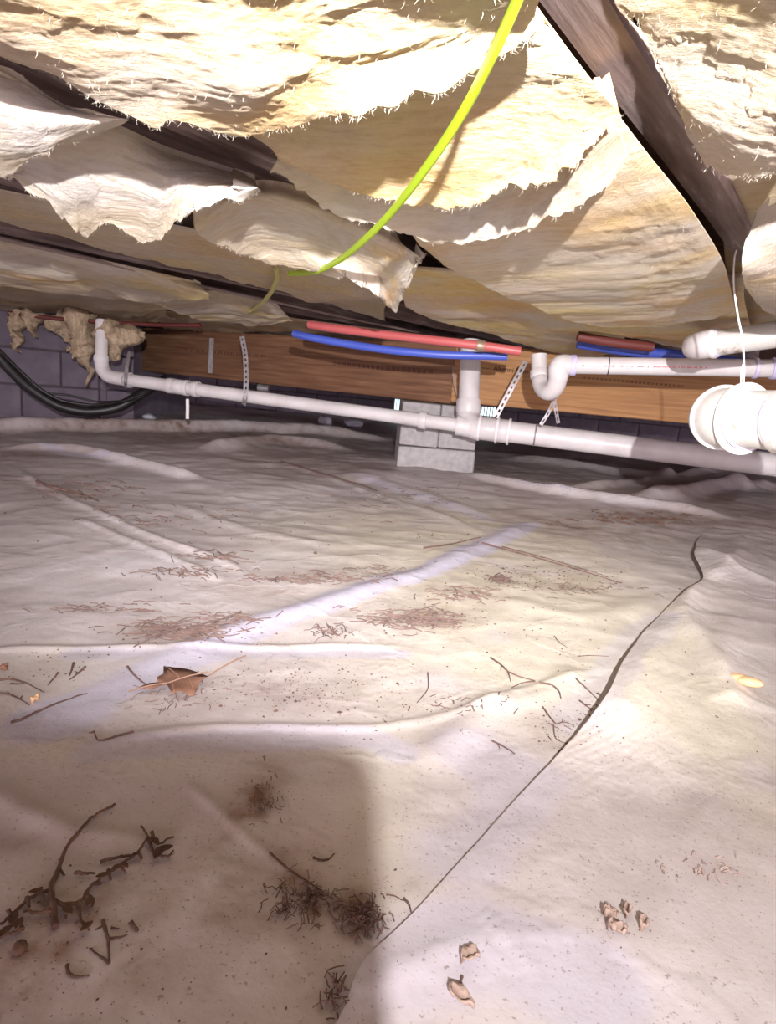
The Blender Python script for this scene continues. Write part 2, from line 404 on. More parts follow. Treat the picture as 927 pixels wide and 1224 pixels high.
# soil attribute: R dirt, G clean plastic, B warm
DIRT = [(215, 755, 75, 14, .55), (510, 738, 60, 16, .5), (545, 710, 45, 12, .4), (640, 690, 75, 14, .4), (380, 690, 80, 10, .3), (205, 828, 60, 25, .25), (360, 825, 110, 30, .25),
        (60, 1105, 95, 50, .6), (170, 1030, 60, 35, .3), (310, 950, 30, 38, .6), (375, 1085, 60, 40, .65), (430, 1100, 40, 30, .5), (140, 1190, 170, 50, .3), (20, 1210, 90, 60, .35), (395, 1190, 40, 45, .4), (330, 1020, 90, 60, .22), (240, 1010, 200, 90, .14),
        (740, 1105, 60, 26, .22), (700, 630, 110, 18, .35), (800, 622, 60, 10, .5), (350, 560, 60, 12, .3), (90, 590, 60, 12, .35), (30, 545, 60, 18, .35), (300, 705, 70, 8, .35), (660, 880, 40, 25, .25), (520, 1060, 60, 30, .22), (850, 1050, 90, 24, .15),
        (250, 520, 300, 16, .45), (560, 560, 40, 8, .3), (30, 822, 50, 25, .2), (20, 1000, 90, 40, .2)]
CLEAN_P = [([(60, 860), (150, 815), (240, 778), (300, 752), (420, 712), (520, 682), (600, 642), (632, 626)], 26, .95), ([(110, 900), (250, 885), (430, 880), (480, 900)], 24, .6),
           ([(430, 570), (520, 598), (585, 620)], 12, .6), ([(30, 532), (90, 545), (130, 548)], 8, .7), ([(450, 1165), (560, 1120), (700, 1170)], 55, .6), ([(790, 745), (740, 800), (690, 870)], 26, .35), ([(560, 900), (620, 950), (560, 1020)], 60, .5), ([(90, 782), (300, 778), (480, 780)], 14, .6), ([(560, 565), (640, 585), (800, 608)], 8, .8)]
WARM = [(680, 740, 160, 90, .9), (600, 640, 150, 50, .7), (800, 830, 70, 60, .5), (450, 960, 70, 120, .6), (500, 800, 160, 40, .4), (880, 930, 70, 130, .5), (420, 640, 120, 40, .5), (40, 800, 60, 40, .4), (560, 720, 100, 40, .5), (120, 900, 150, 20, .5)]
def soil(P):
    """P (n,3) world -> attribute; spots are laid out as patches of ground"""
    X, Y = P[:, 0], P[:, 1]; out = np.zeros((len(P), 3))
    wob = fbm(X * 11, Y * 11, 4, 77); wob2 = fbm(X * 40, Y * 40, 3, 78)
    for ch, L in ((0, DIRT), (2, WARM)):
        for px, py, rx, ry, w in L:
            c0 = fl(px, py); ex = np.linalg.norm(fl(px + rx, py) - c0); ey = np.linalg.norm(fl(px, py + ry) - fl(px, py - ry)) / 2
            q = ((X - c0[0]) / ex) ** 2 + ((Y - c0[1]) / ey) ** 2
            out[:, ch] += w * np.exp(-q * (1 + 1.5 * wob)) * np.clip(1 + 2.2 * wob + (1.5 * wob2 if ch == 0 else 0), 0, 2)
    for pts, hw, w in CLEAN_P:
        W = catmull(np.array([fl(*p) for p in pts]), 20); mid = pts[len(pts) // 2]; d, _, t_ = poly_dist(X, Y, W)
        r_ = hw * np.linalg.norm(np.r_[fl(*mid), 0] - CAM) / F
        out[:, 1] = np.maximum(out[:, 1], w * np.clip((1.1 - d / r_) * 2.8 + 3.0 * wob, 0, 1))
    out[:, 0] *= 1 - .8 * out[:, 1]; out[:, 0] += np.clip(fbm(X * 1.6, Y * 1.6, 5, 55) * .5, 0, .12)
    return np.clip(out, 0, 1)

# ------------------------------------------------------------------ setting
g = Geo(); g.box((0.5, 4, -.10), (14, 12, .10)); tag(g.build('floor', SOIL, smooth=False), 'dark bare soil beneath the plastic sheets', kind='structure')
g = Geo(); g.box((0.5, 3.2, .90), (14, 10, .03)); tag(g.build('ceiling', PLY, smooth=False), 'plywood subfloor above the joists', kind='structure')

ys = .22 * np.exp(np.linspace(0, math.log(6.6 / .22), 560)); ts = np.linspace(-1, 1, 460)
Yg, Tg = np.meshgrid(ys, ts, indexing='ij'); Xg = Tg * (.85 * Yg + .75)
Pm = np.stack([Xg, Yg, H(Xg, Yg)], -1).reshape(-1, 3)
me = quick_mesh('ground_sheet', Pm, grid_quads(*Xg.shape)); color_attr(me, 'soil', soil(Pm))
tag(link('ground_sheet', me, SHEET, None, True), 'large dusty wrinkled plastic ground sheet covering most of the crawl space', 'plastic sheet')

nE, nX = 300, 240
E = catmull(np.c_[EDGE, EDGE_LIFT], nE)
jag = fbm(np.arange(nE) * .08, np.zeros(nE), 3, 9) * .006; E[:, 0] += jag
tx = np.linspace(0, 1, nX) ** 1.5
Xr = E[:, 0][:, None] + tx[None, :] * (1.1 + .9 * E[:, 1][:, None]); Yr = E[:, 1][:, None] + tx[None, :] * .05
Zr = HR(Xr, Yr)
top = np.stack([Xr, Yr, Zr], -1)
top[:, 0, 2] -= .0008
lip = top[:, :1].copy(); lip[:, 0, 2] -= .0016; lip2 = top[:, 1:4].mean(1, keepdims=True); lip2[..., 2] -= .002
Pr = np.concatenate([lip2, lip, top], 1); Pf = Pr.reshape(-1, 3)
me = quick_mesh('overlapping_sheet', Pf, grid_quads(nE, nX + 2)); color_attr(me, 'soil', soil(Pf))
tag(link('overlapping_sheet', me, SHEET, None, True), 'overlapping plastic sheet on the right with a lifted diagonal edge', 'plastic sheet')

_EX, _EY = EDGE_S[:, 0], EDGE_S[:, 1]
_HG = Pm[:, 2].reshape(Xg.shape); _RE = E[:, :2]
def _bil(G, v, u):
    v = min(max(v, 0), G.shape[0] - 1.001); u = min(max(u, 0), G.shape[1] - 1.001); i, j = int(v), int(u); a, b_ = v - i, u - j
    return (G[i, j] * (1 - b_) + G[i, j + 1] * b_) * (1 - a) + (G[i + 1, j] * (1 - b_) + G[i + 1, j + 1] * b_) * a
def sheet_z(x, y, right):
    if right:
        k = float(np.interp(y, _RE[:, 1], np.arange(nE))); ex_, ey_ = _bil(np.c_[E[:, 0], E[:, 0]], k, 0), y
        return _bil(Zr, k, max(0, (x - ex_) / (1.1 + .9 * y)) ** (1 / 1.5) * (nX - 1))
    return _bil(_HG, math.log(max(y, .221) / .22) / math.log(6.6 / .22) * 559, (x / (.85 * y + .75) + 1) / 2 * 459)
def on_ground(px, py, lift=0.0, right=None):
    """where the sight line meets the sheet surface"""
    if right is None:
        e = fl(px, py); k = np.argmin(np.abs(_EY - e[1])); right = e[0] > _EX[k] and _EY[0] <= e[1] <= EDGE[-1][1]
    r_ = ray(px, py); z = 0.0
    for _ in range(6):
        p = CAM + r_ * ((z - CAM[2]) / r_[2]); z = float(sheet_z(p[0], p[1], right))
    p = CAM + r_ * ((z - CAM[2]) / r_[2]); p[2] += lift; return p

# block walls, each block its own piece
def block_wall(name, A, B, z0, rows, depth, label):
    A = np.array(A, float); B = np.array(B, float); L = np.linalg.norm(B - A); ang = math.atan2(B[1] - A[1], B[0] - A[0])
    root_g = Geo(); root_g.box((L / 2, depth / 2 + .006, rows * .1 - .05), (L, depth, rows * .2 + .1))
    o = root_g.build(name, MORTAR, smooth=False); o.location = (A[0], A[1], z0); o.rotation_euler = (0, 0, ang); tag(o, label, kind='structure')
    bm_ = Geo(); bm_.bevel_box((0, 0, 0), (.39, .03, .19), .004); proto = None
    half = Geo(); half.bevel_box((0, 0, 0), (.19, .03, .19), .004); hproto = None
    for r_ in range(rows):
        x = 0.0; first = r_ % 2 == 1
        while x < L - .05:
            w = .2 if first or x + .4 > L + .02 else .4; first = False
            if w == .4:
                if proto is None: proto = bm_.build('concrete_block', WALLBLOCK, o, smooth=False); bo = proto
                else: bo = proto.copy(); COL.objects.link(bo)
            else:
                if hproto is None: hproto = half.build('half_block', WALLBLOCK, o, smooth=False); bo = hproto
                else: bo = hproto.copy(); COL.objects.link(bo)
            bo.location = (x + w / 2, .012 + rng.uniform(-.002, .002), r_ * .2 + .1); bo.rotation_euler = (0, 0, rng.uniform(-.004, .004))
            x += w
    return o
pA = fl(-330, 490); pB = fl(131, 506)
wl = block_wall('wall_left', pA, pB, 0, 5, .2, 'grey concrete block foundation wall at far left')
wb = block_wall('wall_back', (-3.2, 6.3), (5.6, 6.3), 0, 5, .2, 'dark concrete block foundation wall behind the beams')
# end return of the left wall
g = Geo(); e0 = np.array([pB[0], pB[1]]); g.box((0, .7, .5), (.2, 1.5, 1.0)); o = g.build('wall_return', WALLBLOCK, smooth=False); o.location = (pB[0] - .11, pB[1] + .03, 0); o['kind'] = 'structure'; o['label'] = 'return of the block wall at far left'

# ------------------------------------------------------------------ beams and joists
ZJ = .655
d1 = ray(1030, 504); d1 = d1[:2] / np.linalg.norm(d1[:2]); JANG = math.atan2(d1[1], d1[0]); d2 = np.array([d1[1], -d1[0]])
pj = atz(686, 0, ZJ)[:2]
JO = {}
def joist(k, s0, s1, label, w=.040):
    g = Geo(); L = s1 - s0; n = 24
    V = []; Fs = []
    for i in range(n + 1):
        x = L * i / n
        for (yy, zz) in ((-w / 2, 0), (w / 2, 0), (w / 2, .235), (-w / 2, .235)):
            V.append((x, yy + (noise(x * 5, k * 7.1, 3) - .5) * .003, zz + (noise(x * 6, k * 3.3 + yy * 40, 4) - .5) * .003))
    for i in range(n):
        for q in range(4): a = i * 4; Fs.append((a + q, a + (q + 1) % 4, a + 4 + (q + 1) % 4, a + 4 + q))
    Fs += [(0, 3, 2, 1), (n * 4, n * 4 + 1, n * 4 + 2, n * 4 + 3)]
    g.add(V, [f[::-1] for f in Fs]); o = g.build('floor_joist', JOIST, smooth=False)
    c = pj + d2 * {0: 0, 1: -.445, 2: -.93, 3: -1.42, 4: -1.89, -1: .45}[k] + d1 * s0
    o.location = (c[0], c[1], ZJ); o.rotation_euler = (0, 0, JANG)
    tag(o, label, 'joist', 'floor joists'); JO[k] = o; return o
joist(0, -.7, 4.2, 'weathered grey wooden joist, bare underside crossing the upper right corner')
joist(1, -.9, 4.4, 'dark wooden joist showing between the two uppermost batts at left')
joist(2, -.9, 4.6, 'brown joist behind the torn white insulation under the cable end')
joist(3, -.9, 4.8, 'brown joist with a thin grey cable stapled along it')
joist(4, -.9, 5.0, 'farthest dark joist above the hanging insulation tufts')
joist(-1, -.5, 3.6, 'joist above the dusty white pipes at right edge')

def beam(name, A, B, zb, zt, th, m_, label):
    A = np.array(A[:2]); B = np.array(B[:2]); L = np.linalg.norm(B - A); g = Geo()
    g.bevel_box((L / 2, th / 2, (zt - zb) / 2), (L, th, zt - zb), .004); o = g.build(name, m_, smooth=False)
    o.location = (A[0], A[1], zb); o.rotation_euler = (0, 0, math.atan2(B[1] - A[1], B[0] - A[0])); return tag(o, label, 'beam')
GL = beam('girder', at(166, 430, 4.24), at(537, 480, 3.06), .318, .60, .076, OLDWOOD, 'brown stamped wooden girder left of the block pier')
GR = beam('girder', at(538, 480, 3.06), at(980, 520, 2.98), .328, .61, .076, NEWWOOD, 'tan orange wooden girder right of the block pier')
def ink_marks(par, x0, x1, z, h, n, m_, gap=.3, r=rng):
    g = Geo(); x = x0; step = (x1 - x0) / n
    for i in range(n):
        w = step * (1 - gap) * r.uniform(.6, 1.1)
        for (a, bb, c_, d_) in ((0, .0, w * .25, h), (w * .25, h * .78, w * .6, h * .22), (w * .7, .0, w * .25, h * .9), (w * .2, h * .1 * r.randint(0, 4), w * .55, h * .2)):
            g.box((x + a + c_ / 2, -.0005, z + bb + d_ / 2), (c_, .001, d_))
        x += step
    o = g.build('stamped_lettering', m_, par, smooth=False); o['kind'] = 'stuff'; return o
LL = 2.4
gl_len = np.linalg.norm(at(537, 480, 3.06)[:2] - at(166, 430, 4.24)[:2])
ink_marks(GL, gl_len - .72, gl_len - .10, .135, .022, 20, BRINK)
ink_marks(GL, gl_len - 1.9, gl_len - 1.2, .15, .016, 14, BRINK)
def text(par, s, loc, size, m_, name='lettering'):
    cu = bpy.data.curves.new(name, 'FONT'); cu.body = s; cu.size = size; cu.extrude = .0005; cu.materials.append(m_)
    t_ = bpy.data.objects.new(name, cu); me = bpy.data.meshes.new_from_object(t_); bpy.data.objects.remove(t_)
    o = link(name, me, None, par); o['kind'] = 'stuff'; o.location = loc; o.rotation_euler = (math.pi / 2, 0, 0); return o
text(GR, '\u2014  Alumni Lum', (.135, -.001, .165), .034, INK)
ink_marks(GR, .62, 1.1, .165, .009, 24, BRINK, .45)

# pier of blocks
pc = at(524, 520, 3.0); root = thing('block_pier', 'grey concrete block pier standing on the sheet under the girder joint', 'pier', (pc[0], pc[1], .0))
root.rotation_euler = (0, 0, math.radians(2.5))
for i, sx in enumerate((-.0925, .0925)):
    g = Geo(); g.bevel_box((sx, .19, .212), (.182, .38, .205), .005, .0015, rng); g.build('concrete_block', BLOCK, root, smooth=False)
g = Geo(); g.bevel_box((0, .19, .05), (.372, .39, .11), .006, .002, rng); g.build('cap_block', BLOCK, root, smooth=False)
g = Geo(); g.box((0, .19, .107), (.35, .36, .006)); g.build('mortar_joint', MORTAR, root, smooth=False)

# ------------------------------------------------------------------ fibreglass batts
def batt(label, rows, nu=220, nv=110, seed=0, thick=.06, strata=5, amp=.010, rag=.016, warm=.3, white=.3, fuzz=500, lump=.018, dusty=0.0, zmax=.652, hang=.68):
    R = []
    for pts, z in rows:
        z = np.where(np.asarray(z, float) < .64, .628 + (np.asarray(z, float) - .628) * hang, z)
        z = float(z) if z.ndim == 0 else list(z)
        zs = [z] * len(pts) if np.isscalar(z) else z
        c = catmull(np.array([[p[0], p[1], 0] for p in pts], float), nu); zz = np.interp(np.linspace(0, 1, nu), np.linspace(0, 1, len(zs)), zs)
        R.append(np.array([atz(c[i, 0], c[i, 1], zz[i]) for i in range(nu)]))
    R = np.array(R)                                              # row, u, 3
    P = np.stack([catmull(R[:, i], nv) for i in range(nu)], 1)    # v, u, 3
    du = np.gradient(P, axis=1); dv = np.gradient(P, axis=0)
    lu = np.cumsum(np.linalg.norm(du, axis=2), axis=1); lv = np.cumsum(np.linalg.norm(dv, axis=2), axis=0)
    V, U = np.meshgrid(np.linspace(0, 1, nv), np.linspace(0, 1, nu), indexing='ij')
    nrm = np.cross(du, dv); nrm /= np.linalg.norm(nrm, axis=2, keepdims=True) + 1e-12
    flip = np.sign((nrm * (CAM - P)).sum(2, keepdims=True)); nrm = nrm * np.where(flip == 0, 1, flip)
    # ragged far edge
    e = fbm(lu * 14, lu * 0 + seed, 3, seed) * 2.4 + fbm(lu * 70, lu * 0 + 4, 4, seed + 3) * 2.0
    w = np.clip((V - .70) / .30, 0, 1) ** 2
    P = P + (dv / (np.linalg.norm(dv, axis=2, keepdims=True) + 1e-12)) * (e * w * rag)[..., None]
    # lumps and torn layers
    disp = fbm(lu * 6, lv * 7, 3, seed + 5) * lump * .6
    wv = lv + .022 * fbm(lu * 9, lv * 9, 3, seed + 61) + .006 * fbm(lu * 45, lv * 45, 3, seed + 62)
    disp = disp + .0018 * (.35 - np.abs(fbm(lu * 6, wv * 20, 4, seed + 63)) * 2.4) + .0006 * (.3 - np.abs(fbm(lu * 16, wv * 60, 4, seed + 64)) * 2.4)
    s = V * strata * .6 + 1.5 * fbm(lu * 5, lv * 5, 4, seed + 9) + .8 * fbm(lu * 30, lv * 30, 4, seed + 12)
    fr = s - np.floor(s); a = _hash(np.floor(s), np.floor(s) * 0, seed) * np.clip(.6 + 3 * fbm(lu * 7, lv * 7, 2, seed + 13), 0, 1)
    disp = disp + .24 * amp * a * (np.minimum(fr, (1 - fr) * 2.4) - .3) + fbm(lu * 90, lv * 120, 3, seed + 30) * .0010
    disp = disp * np.clip(U * 14, 0, 1) * np.clip((1 - U) * 14, 0, 1) * np.clip(V * 9, 0, 1)
    P = P + nrm * disp[..., None]
    # rims all round: curl up and in
    def up(a_, k): b_ = a_.copy(); b_[..., 2] += k; return b_
    cen = P.mean((0, 1))
    ue = np.clip(np.minimum(U[:1], 1 - U[:1]) * 7, 0, 1)
    rim = [up(P[-1:], thick * k * ue) + (P[-3:-2] - P[-1:]) * q for k, q in ((.18, -.25), (.6, .4), (1.0, 1.6))]
    P2 = np.concatenate([up(P[:1], .006), up(P[:1], .003), P] + rim, 0)
    def inn(a_, b_): return (b_ - a_) / (np.linalg.norm(b_ - a_, axis=2, keepdims=True) + 1e-9)
    li_, ri_ = inn(P2[:, :1], P2[:, 6:7]), inn(P2[:, -1:], P2[:, -7:-6])
    left = [up(P2[:, :1] + li_ * .03, .010), up(P2[:, :1] + li_ * .006, .003)]; right = [up(P2[:, -1:] + ri_ * .006, .001), up(P2[:, -1:] + ri_ * .03, .006)]
    P3 = np.concatenate([left[0], left[1], P2, right[0], right[1]], 1)
    P3[..., 2] = np.minimum(P3[..., 2], zmax)
    nV, nU = P3.shape[:2]
    def ext(A): return np.pad(A, ((2, 3), (2, 2)), mode='edge')
    # tint: glass wool dye varies from white to yellow to orange
    tn = fbm(lu * 5 + 3, lv * 7, 4, seed + 40); tn2 = fbm(lu * 11, lv * 22, 4, seed + 44)
    wy = np.clip(warm + 1.5 * tn + .7 * tn2, 0, 1)[..., None]; wo = np.clip(warm * .6 + 2.2 * fbm(lu * 3.2, lv * 6, 4, seed + 50) - .12, 0, .8)[..., None]
    ww = np.clip(white + 1.6 * fbm(lu * 6, lv * 9, 4, seed + 60), 0, .9)[..., None]
    C = np.array([.84, .74, .57]) * (1 - wy) + np.array([.93, .75, .33]) * wy
    C = C * (1 - wo) + np.array([.88, .60, .30]) * wo
    C = C * (1 - ww) + np.array([.86, .83, .80]) * ww
    C = C * (1 - dusty) + np.array([.50, .40, .30]) * dusty  # tan blend; on the batts labelled shaded it puts shade into the colour
    C = C * .80
    Ce = np.stack([ext(C[..., i]) for i in range(3)], -1).reshape(-1, 3)
    me = quick_mesh('insulation_batt', P3.reshape(-1, 3), grid_quads(nV, nU)); color_attr(me, 'tint', Ce)
    uv = me.uv_layers.new(name='UVMap'); li = np.empty(len(me.loops), np.int32); me.loops.foreach_get('vertex_index', li)
    UV = np.stack([ext(lu), ext(lv)], -1).reshape(-1, 2) + seed * .37
    uv.data.foreach_set('uv', UV[li].astype(np.float32).ravel())
    o = link('insulation_batt', me, FIB, None, True); tag(o, label, 'insulation', 'fibreglass batts between the joists')
    if fuzz:                                                      # loose glass fibres on the torn edge and surface
        rs = np.random.RandomState(seed + 99); n = fuzz; vi = np.where(rs.rand(n) < .35, nv - 1 - (rs.rand(n) ** 2 * 6).astype(int), rs.randint(4, nv - 2, n)); ui = rs.randint(1, nu - 1, n)
        b0 = P[vi, ui]; tg = dv[vi, ui] / (np.linalg.norm(dv[vi, ui], axis=1, keepdims=True) + 1e-12); su = du[vi, ui] / (np.linalg.norm(du[vi, ui], axis=1, keepdims=True) + 1e-12)
        dirn = tg * rs.uniform(.2, 1, (n, 1)) + su * rs.normal(0, .9, (n, 1)) + nrm[vi, ui] * rs.uniform(.1, .8, (n, 1)); dirn /= np.linalg.norm(dirn, axis=1, keepdims=True)
        ln = rs.uniform(.001, .0042, (n, 1)); sd = np.cross(dirn, nrm[vi, ui]); sd /= np.linalg.norm(sd, axis=1, keepdims=True) + 1e-9; hw = rs.uniform(.00005, .00014, (n, 1))
        mid = b0 + dirn * ln * .55; tip = b0 + dirn * ln + su * rs.normal(0, .002, (n, 1)) - np.array([0, 0, .001])
        Vf = np.stack([b0 - sd * hw, b0 + sd * hw, mid + sd * hw * .8, mid - sd * hw * .8, mid - sd * hw * .8, mid + sd * hw * .8, tip + sd * hw * .3, tip - sd * hw * .3], 1).reshape(-1, 3)
        Qf = np.arange(n * 8).reshape(-1, 4)
        fo = link('loose_fibres', quick_mesh('loose_fibres', Vf, Qf), FUZZ, o); fo['kind'] = 'stuff'
    return o

# bay between the first two joists, near to far
batt('cream torn batt filling the upper left, beside the yellow cable top', [
    ([(-220, -230), (200, -260), (660, -220)], .615), ([(-170, -120), (200, -110), (650, -110)], .60),
    ([(-120, -20), (200, 0), (420, 0), (650, -20)], .60), ([(-60, 30), (90, 70), (230, 105), (430, 80), (640, 18)], [.605, .595, .585, .59, .61]),
    ([(-40, 52), (60, 82), (130, 128), (186, 157), (204, 147), (250, 158), (296, 164), (420, 128), (560, 92), (660, 36)], [.62, .61, .59, .578, .585, .58, .572, .58, .595, .61])],
    260, 170, 1, strata=8, amp=.010, warm=.12, white=.25, fuzz=900, rag=.006)
batt('orange tinted batt behind the middle of the yellow cable', [
    ([(120, 60), (420, 20), (640, 5)], .635), ([(230, 120), (460, 75), (676, 55)], .625), ([(316, 172), (480, 160), (640, 140), (718, 110)], .61),
    ([(330, 186), (400, 212), (500, 228), (620, 205), (738, 132)], [.60, .59, .585, .59, .61]),
    ([(336, 194), (400, 226), (470, 246), (540, 246), (620, 224), (690, 184), (742, 138)], [.60, .585, .575, .572, .575, .585, .61])],
    240, 140, 2, strata=6, amp=.009, warm=.62, white=.12, fuzz=900, rag=.010)
batt('white ruffled batt flap under the orange tinted batt', [
    ([(334, 176), (420, 205), (520, 220), (640, 190), (728, 136)], .628), ([(330, 192), (410, 232), (520, 252), (640, 222), (740, 158)], .612),
    ([(322, 206), (356, 228), (400, 256), (450, 272), (520, 291), (600, 284), (680, 252), (754, 192)], [.60, .595, .585, .58, .575, .58, .588, .61])],
    220, 70, 18, strata=3, amp=.008, warm=.15, white=.5, hang=.72, fuzz=500, rag=.007)
batt('wide yellow white batt left of the bare joist end', [
    ([(420, 190), (620, 150), (718, 110)], .645), ([(450, 230), (620, 210), (775, 185)], .63), ([(485, 270), (640, 275), (826, 250)], .615),
    ([(500, 292), (600, 325), (720, 345), (866, 318)], [.61, .60, .60, .615]),
    ([(505, 296), (560, 332), (640, 368), (700, 388), (780, 392), (880, 375)], [.615, .598, .59, .59, .595, .61])],
    240, 130, 3, strata=8, amp=.012, warm=.30, white=.30, fuzz=900, rag=.014)
batt('shaded batt strip low above the white pipe printed in red', [
    ([(640, 340), (760, 350), (890, 330)], .645), ([(680, 372), (780, 380), (890, 360)], .62), ([(700, 392), (770, 408), (830, 418), (900, 405)], [.62, .605, .60, .605])],
    150, 50, 4, strata=3, warm=.4, white=.1, fuzz=250, rag=.02)
# bay behind the second joist
batt('pale batt corner at the left edge above the ruffled white batt', [
    ([(-300, -20), (-120, 50), (30, 100)], .645), ([(-260, 50), (-80, 90), (90, 134)], .625), ([(-220, 100), (-60, 150), (60, 150), (150, 142)], .605), ([(-200, 150), (-70, 196), (10, 204), (80, 176), (150, 146)], [.60, .59, .59, .60, .62])],
    150, 90, 5, strata=4, warm=.05, white=.5, hang=1.0, thick=.014, fuzz=350)
batt('ruffled white batt with dripping torn tips on the left', [
    ([(-120, 130), (100, 145), (200, 182), (305, 216)], .645), ([(-60, 185), (100, 180), (200, 200), (306, 220)], .625), ([(0, 205), (100, 220), (200, 222), (308, 224)], .605),
    ([(10, 214), (60, 246), (98, 282), (128, 268), (178, 291), (222, 258), (250, 246), (312, 228)], [.60, .588, .572, .58, .566, .58, .59, .61])],
    220, 110, 6, strata=6, amp=.009, warm=.05, white=.55, hang=.95, thick=.014, fuzz=700, rag=.014)
batt('small bright torn batt hanging to a point under the cable', [
    ([(225, 232), (330, 222), (470, 270)], .645), ([(230, 255), (320, 240), (480, 290)], .625), ([(232, 272), (300, 290), (400, 305), (500, 305)], .612),
    ([(236, 280), (290, 306), (350, 322), (410, 330), (448, 352), (472, 372), (486, 345), (512, 305)], [.61, .605, .60, .598, .588, .572, .59, .61])],
    190, 90, 7, strata=5, warm=.15, white=.5, hang=1.3, fuzz=600, rag=.014)
batt('yellowish low batt right of the bright pointed tear', [
    ([(470, 320), (580, 330), (740, 372)], .645), ([(478, 345), (590, 362), (745, 392)], .63), ([(485, 368), (530, 386), (580, 398), (640, 416), (700, 426), (748, 418)], [.625, .612, .608, .60, .60, .62])],
    170, 60, 8, strata=4, warm=.5, white=.2, hang=1.3, fuzz=450, rag=.016)
# bays farther left
batt('tan shaded batt between the white ruffles and the brown joist', [
    ([(-180, 190), (60, 240), (300, 290), (480, 350)], .65), ([(-160, 215), (40, 268), (250, 312), (460, 368)], .645), ([(-150, 232), (0, 266), (140, 300), (270, 330), (460, 384)], .645)],
    170, 50, 9, strata=2, amp=.010, warm=.2, white=0, hang=1.15, lump=.055, fuzz=150, dusty=.35)  # the tan blend here is shade put into the colour
batt('dusty cream batt at left below the thin grey cable', [
    ([(-140, 270), (40, 296), (240, 340)], .64), ([(-120, 300), (40, 320), (250, 352)], .615), ([(-110, 325), (20, 345), (110, 358), (170, 362), (250, 358)], [.60, .59, .59, .595, .61])],
    160, 60, 10, strata=4, warm=.2, white=.25, hang=1.15, lump=.055, fuzz=350, dusty=.12)
batt('dusty cream batt right of the left one, under grey cable middle', [
    ([(165, 345), (260, 350), (330, 362)], .64), ([(170, 358), (250, 368), (340, 374)], .62), ([(180, 362), (240, 384), (300, 390), (350, 384)], [.61, .595, .595, .61])],
    120, 50, 11, strata=3, warm=.2, white=.2, hang=1.15, lump=.055, fuzz=250, dusty=.15)
batt('low sagging batt at far left over the hanging tufts', [
    ([(-100, 322), (60, 345), (200, 365)], .65), ([(-90, 345), (60, 366), (200, 378)], .62), ([(-80, 362), (0, 372), (90, 386), (140, 388), (210, 382)], [.60, .59, .59, .595, .61])],
    140, 50, 12, strata=3, warm=.15, white=.1, hang=1.15, lump=.055, fuzz=250, dusty=.3)
batt('small dusty batt hanging over the old girder', [
    ([(180, 372), (260, 378), (330, 392)], .64), ([(190, 384), (250, 393), (330, 400)], .61), ([(195, 392), (215, 402), (270, 403), (335, 408)], [.60, .585, .59, .60])],
    110, 40, 13, strata=3, warm=.15, white=.15, hang=1.15, lump=.055, fuzz=220, dusty=.25)
batt('thin dusty batt strip behind the red and blue pipes', [
    ([(280, 372), (400, 388), (560, 408)], .64), ([(290, 388), (400, 400), (560, 416)], .625), ([(300, 398), (340, 409), (400, 413), (470, 417), (570, 422)], [.61, .60, .60, .605, .61])],
    140, 40, 14, strata=3, warm=.2, white=.15, hang=1.15, lump=.055, fuzz=220, dusty=.2)
# right of the first joist
batt('bright yellow white batt in the upper right corner', [
    ([(700, -180), (900, -220), (1200, -200)], [.652, .645, .62]), ([(715, -80), (900, -80), (1150, -90)], [.652, .64, .62]), ([(735, 5), (800, 50), (900, 60), (1100, 30)], [.652, .646, .632, .615]),
    ([(765, 40), (812, 120), (850, 150), (930, 140), (1060, 120)], [.652, .644, .628, .612, .605]), ([(815, 120), (832, 180), (868, 208), (930, 210), (1040, 185)], [.65, .638, .618, .600, .595])],
    200, 130, 15, strata=6, amp=.011, warm=.45, white=.4, fuzz=900)
batt('white batt piece at right edge beside the hanging wire', [
    ([(900, 262), (960, 235), (1060, 230)], .63), ([(888, 295), (950, 280), (1060, 270)], .605), ([(886, 322), (930, 330), (1050, 330)], .59), ([(890, 345), (912, 372), (960, 378), (1040, 360)], [.60, .585, .585, .60])],
    120, 80, 16, strata=4, warm=.15, white=.6, hang=1.2, fuzz=400)
batt('shaded tan batt deep between the joist end and the right corner', [
    ([(830, 170), (930, 150), (1100, 150)], .68), ([(850, 230), (940, 220), (1100, 220)], .67), ([(862, 270), (930, 265), (1100, 270)], .665), ([(868, 330), (930, 340), (1100, 340)], .66), ([(880, 400), (930, 405), (1100, 395)], .655)],
    120, 60, 17, strata=2, warm=.25, white=.05, fuzz=0, lump=.01, amp=.006, dusty=.25, zmax=.71)  # shadowed insulation: its shade is painted in as tan

def tuft(label, pts, d, rad, seed):
    P = np.array([at(x, y, d) for x, y in pts]); C = catmull(P, 26); r_ = np.interp(np.linspace(0, 1, 26), np.linspace(0, 1, len(rad)), rad) * d / F
    seg = 18; g = Geo(); g.tube(C, r_, seg)
    V = np.array(g.v); a = np.arange(len(V)); V += (np.stack([fbm(V[:, 0] * 25, V[:, 2] * 25, 5, seed + k) for k in range(3)], -1)) * (.10, .10, .06)
    g.v = [tuple(p) for p in V]; o = g.build('insulation_tuft', TUFT, angle=180)
    color_attr(o.data, 'tint', np.tile(np.array([.50, .40, .29]), (len(V), 1)) * (1 + .3 * fbm(V[:, 0] * 40, V[:, 2] * 40, 3, seed))[:, None])
    return tag(o, label, 'insulation', 'hanging insulation tufts')
tuft('narrow torn insulation tuft hanging at the far left edge', [(22, 374), (20, 395), (17, 410), (18, 420)], 3.3, [9, 8, 5, 2], 1)
tuft('small insulation tuft second from the far left edge', [(42, 374), (40, 390), (40, 402)], 3.3, [10, 6, 2], 2)
tuft('longest insulation tuft hanging just left of the pipe riser', [(95, 378), (98, 405), (102, 430), (105, 458)], 3.25, [18, 12, 7, 2], 3)
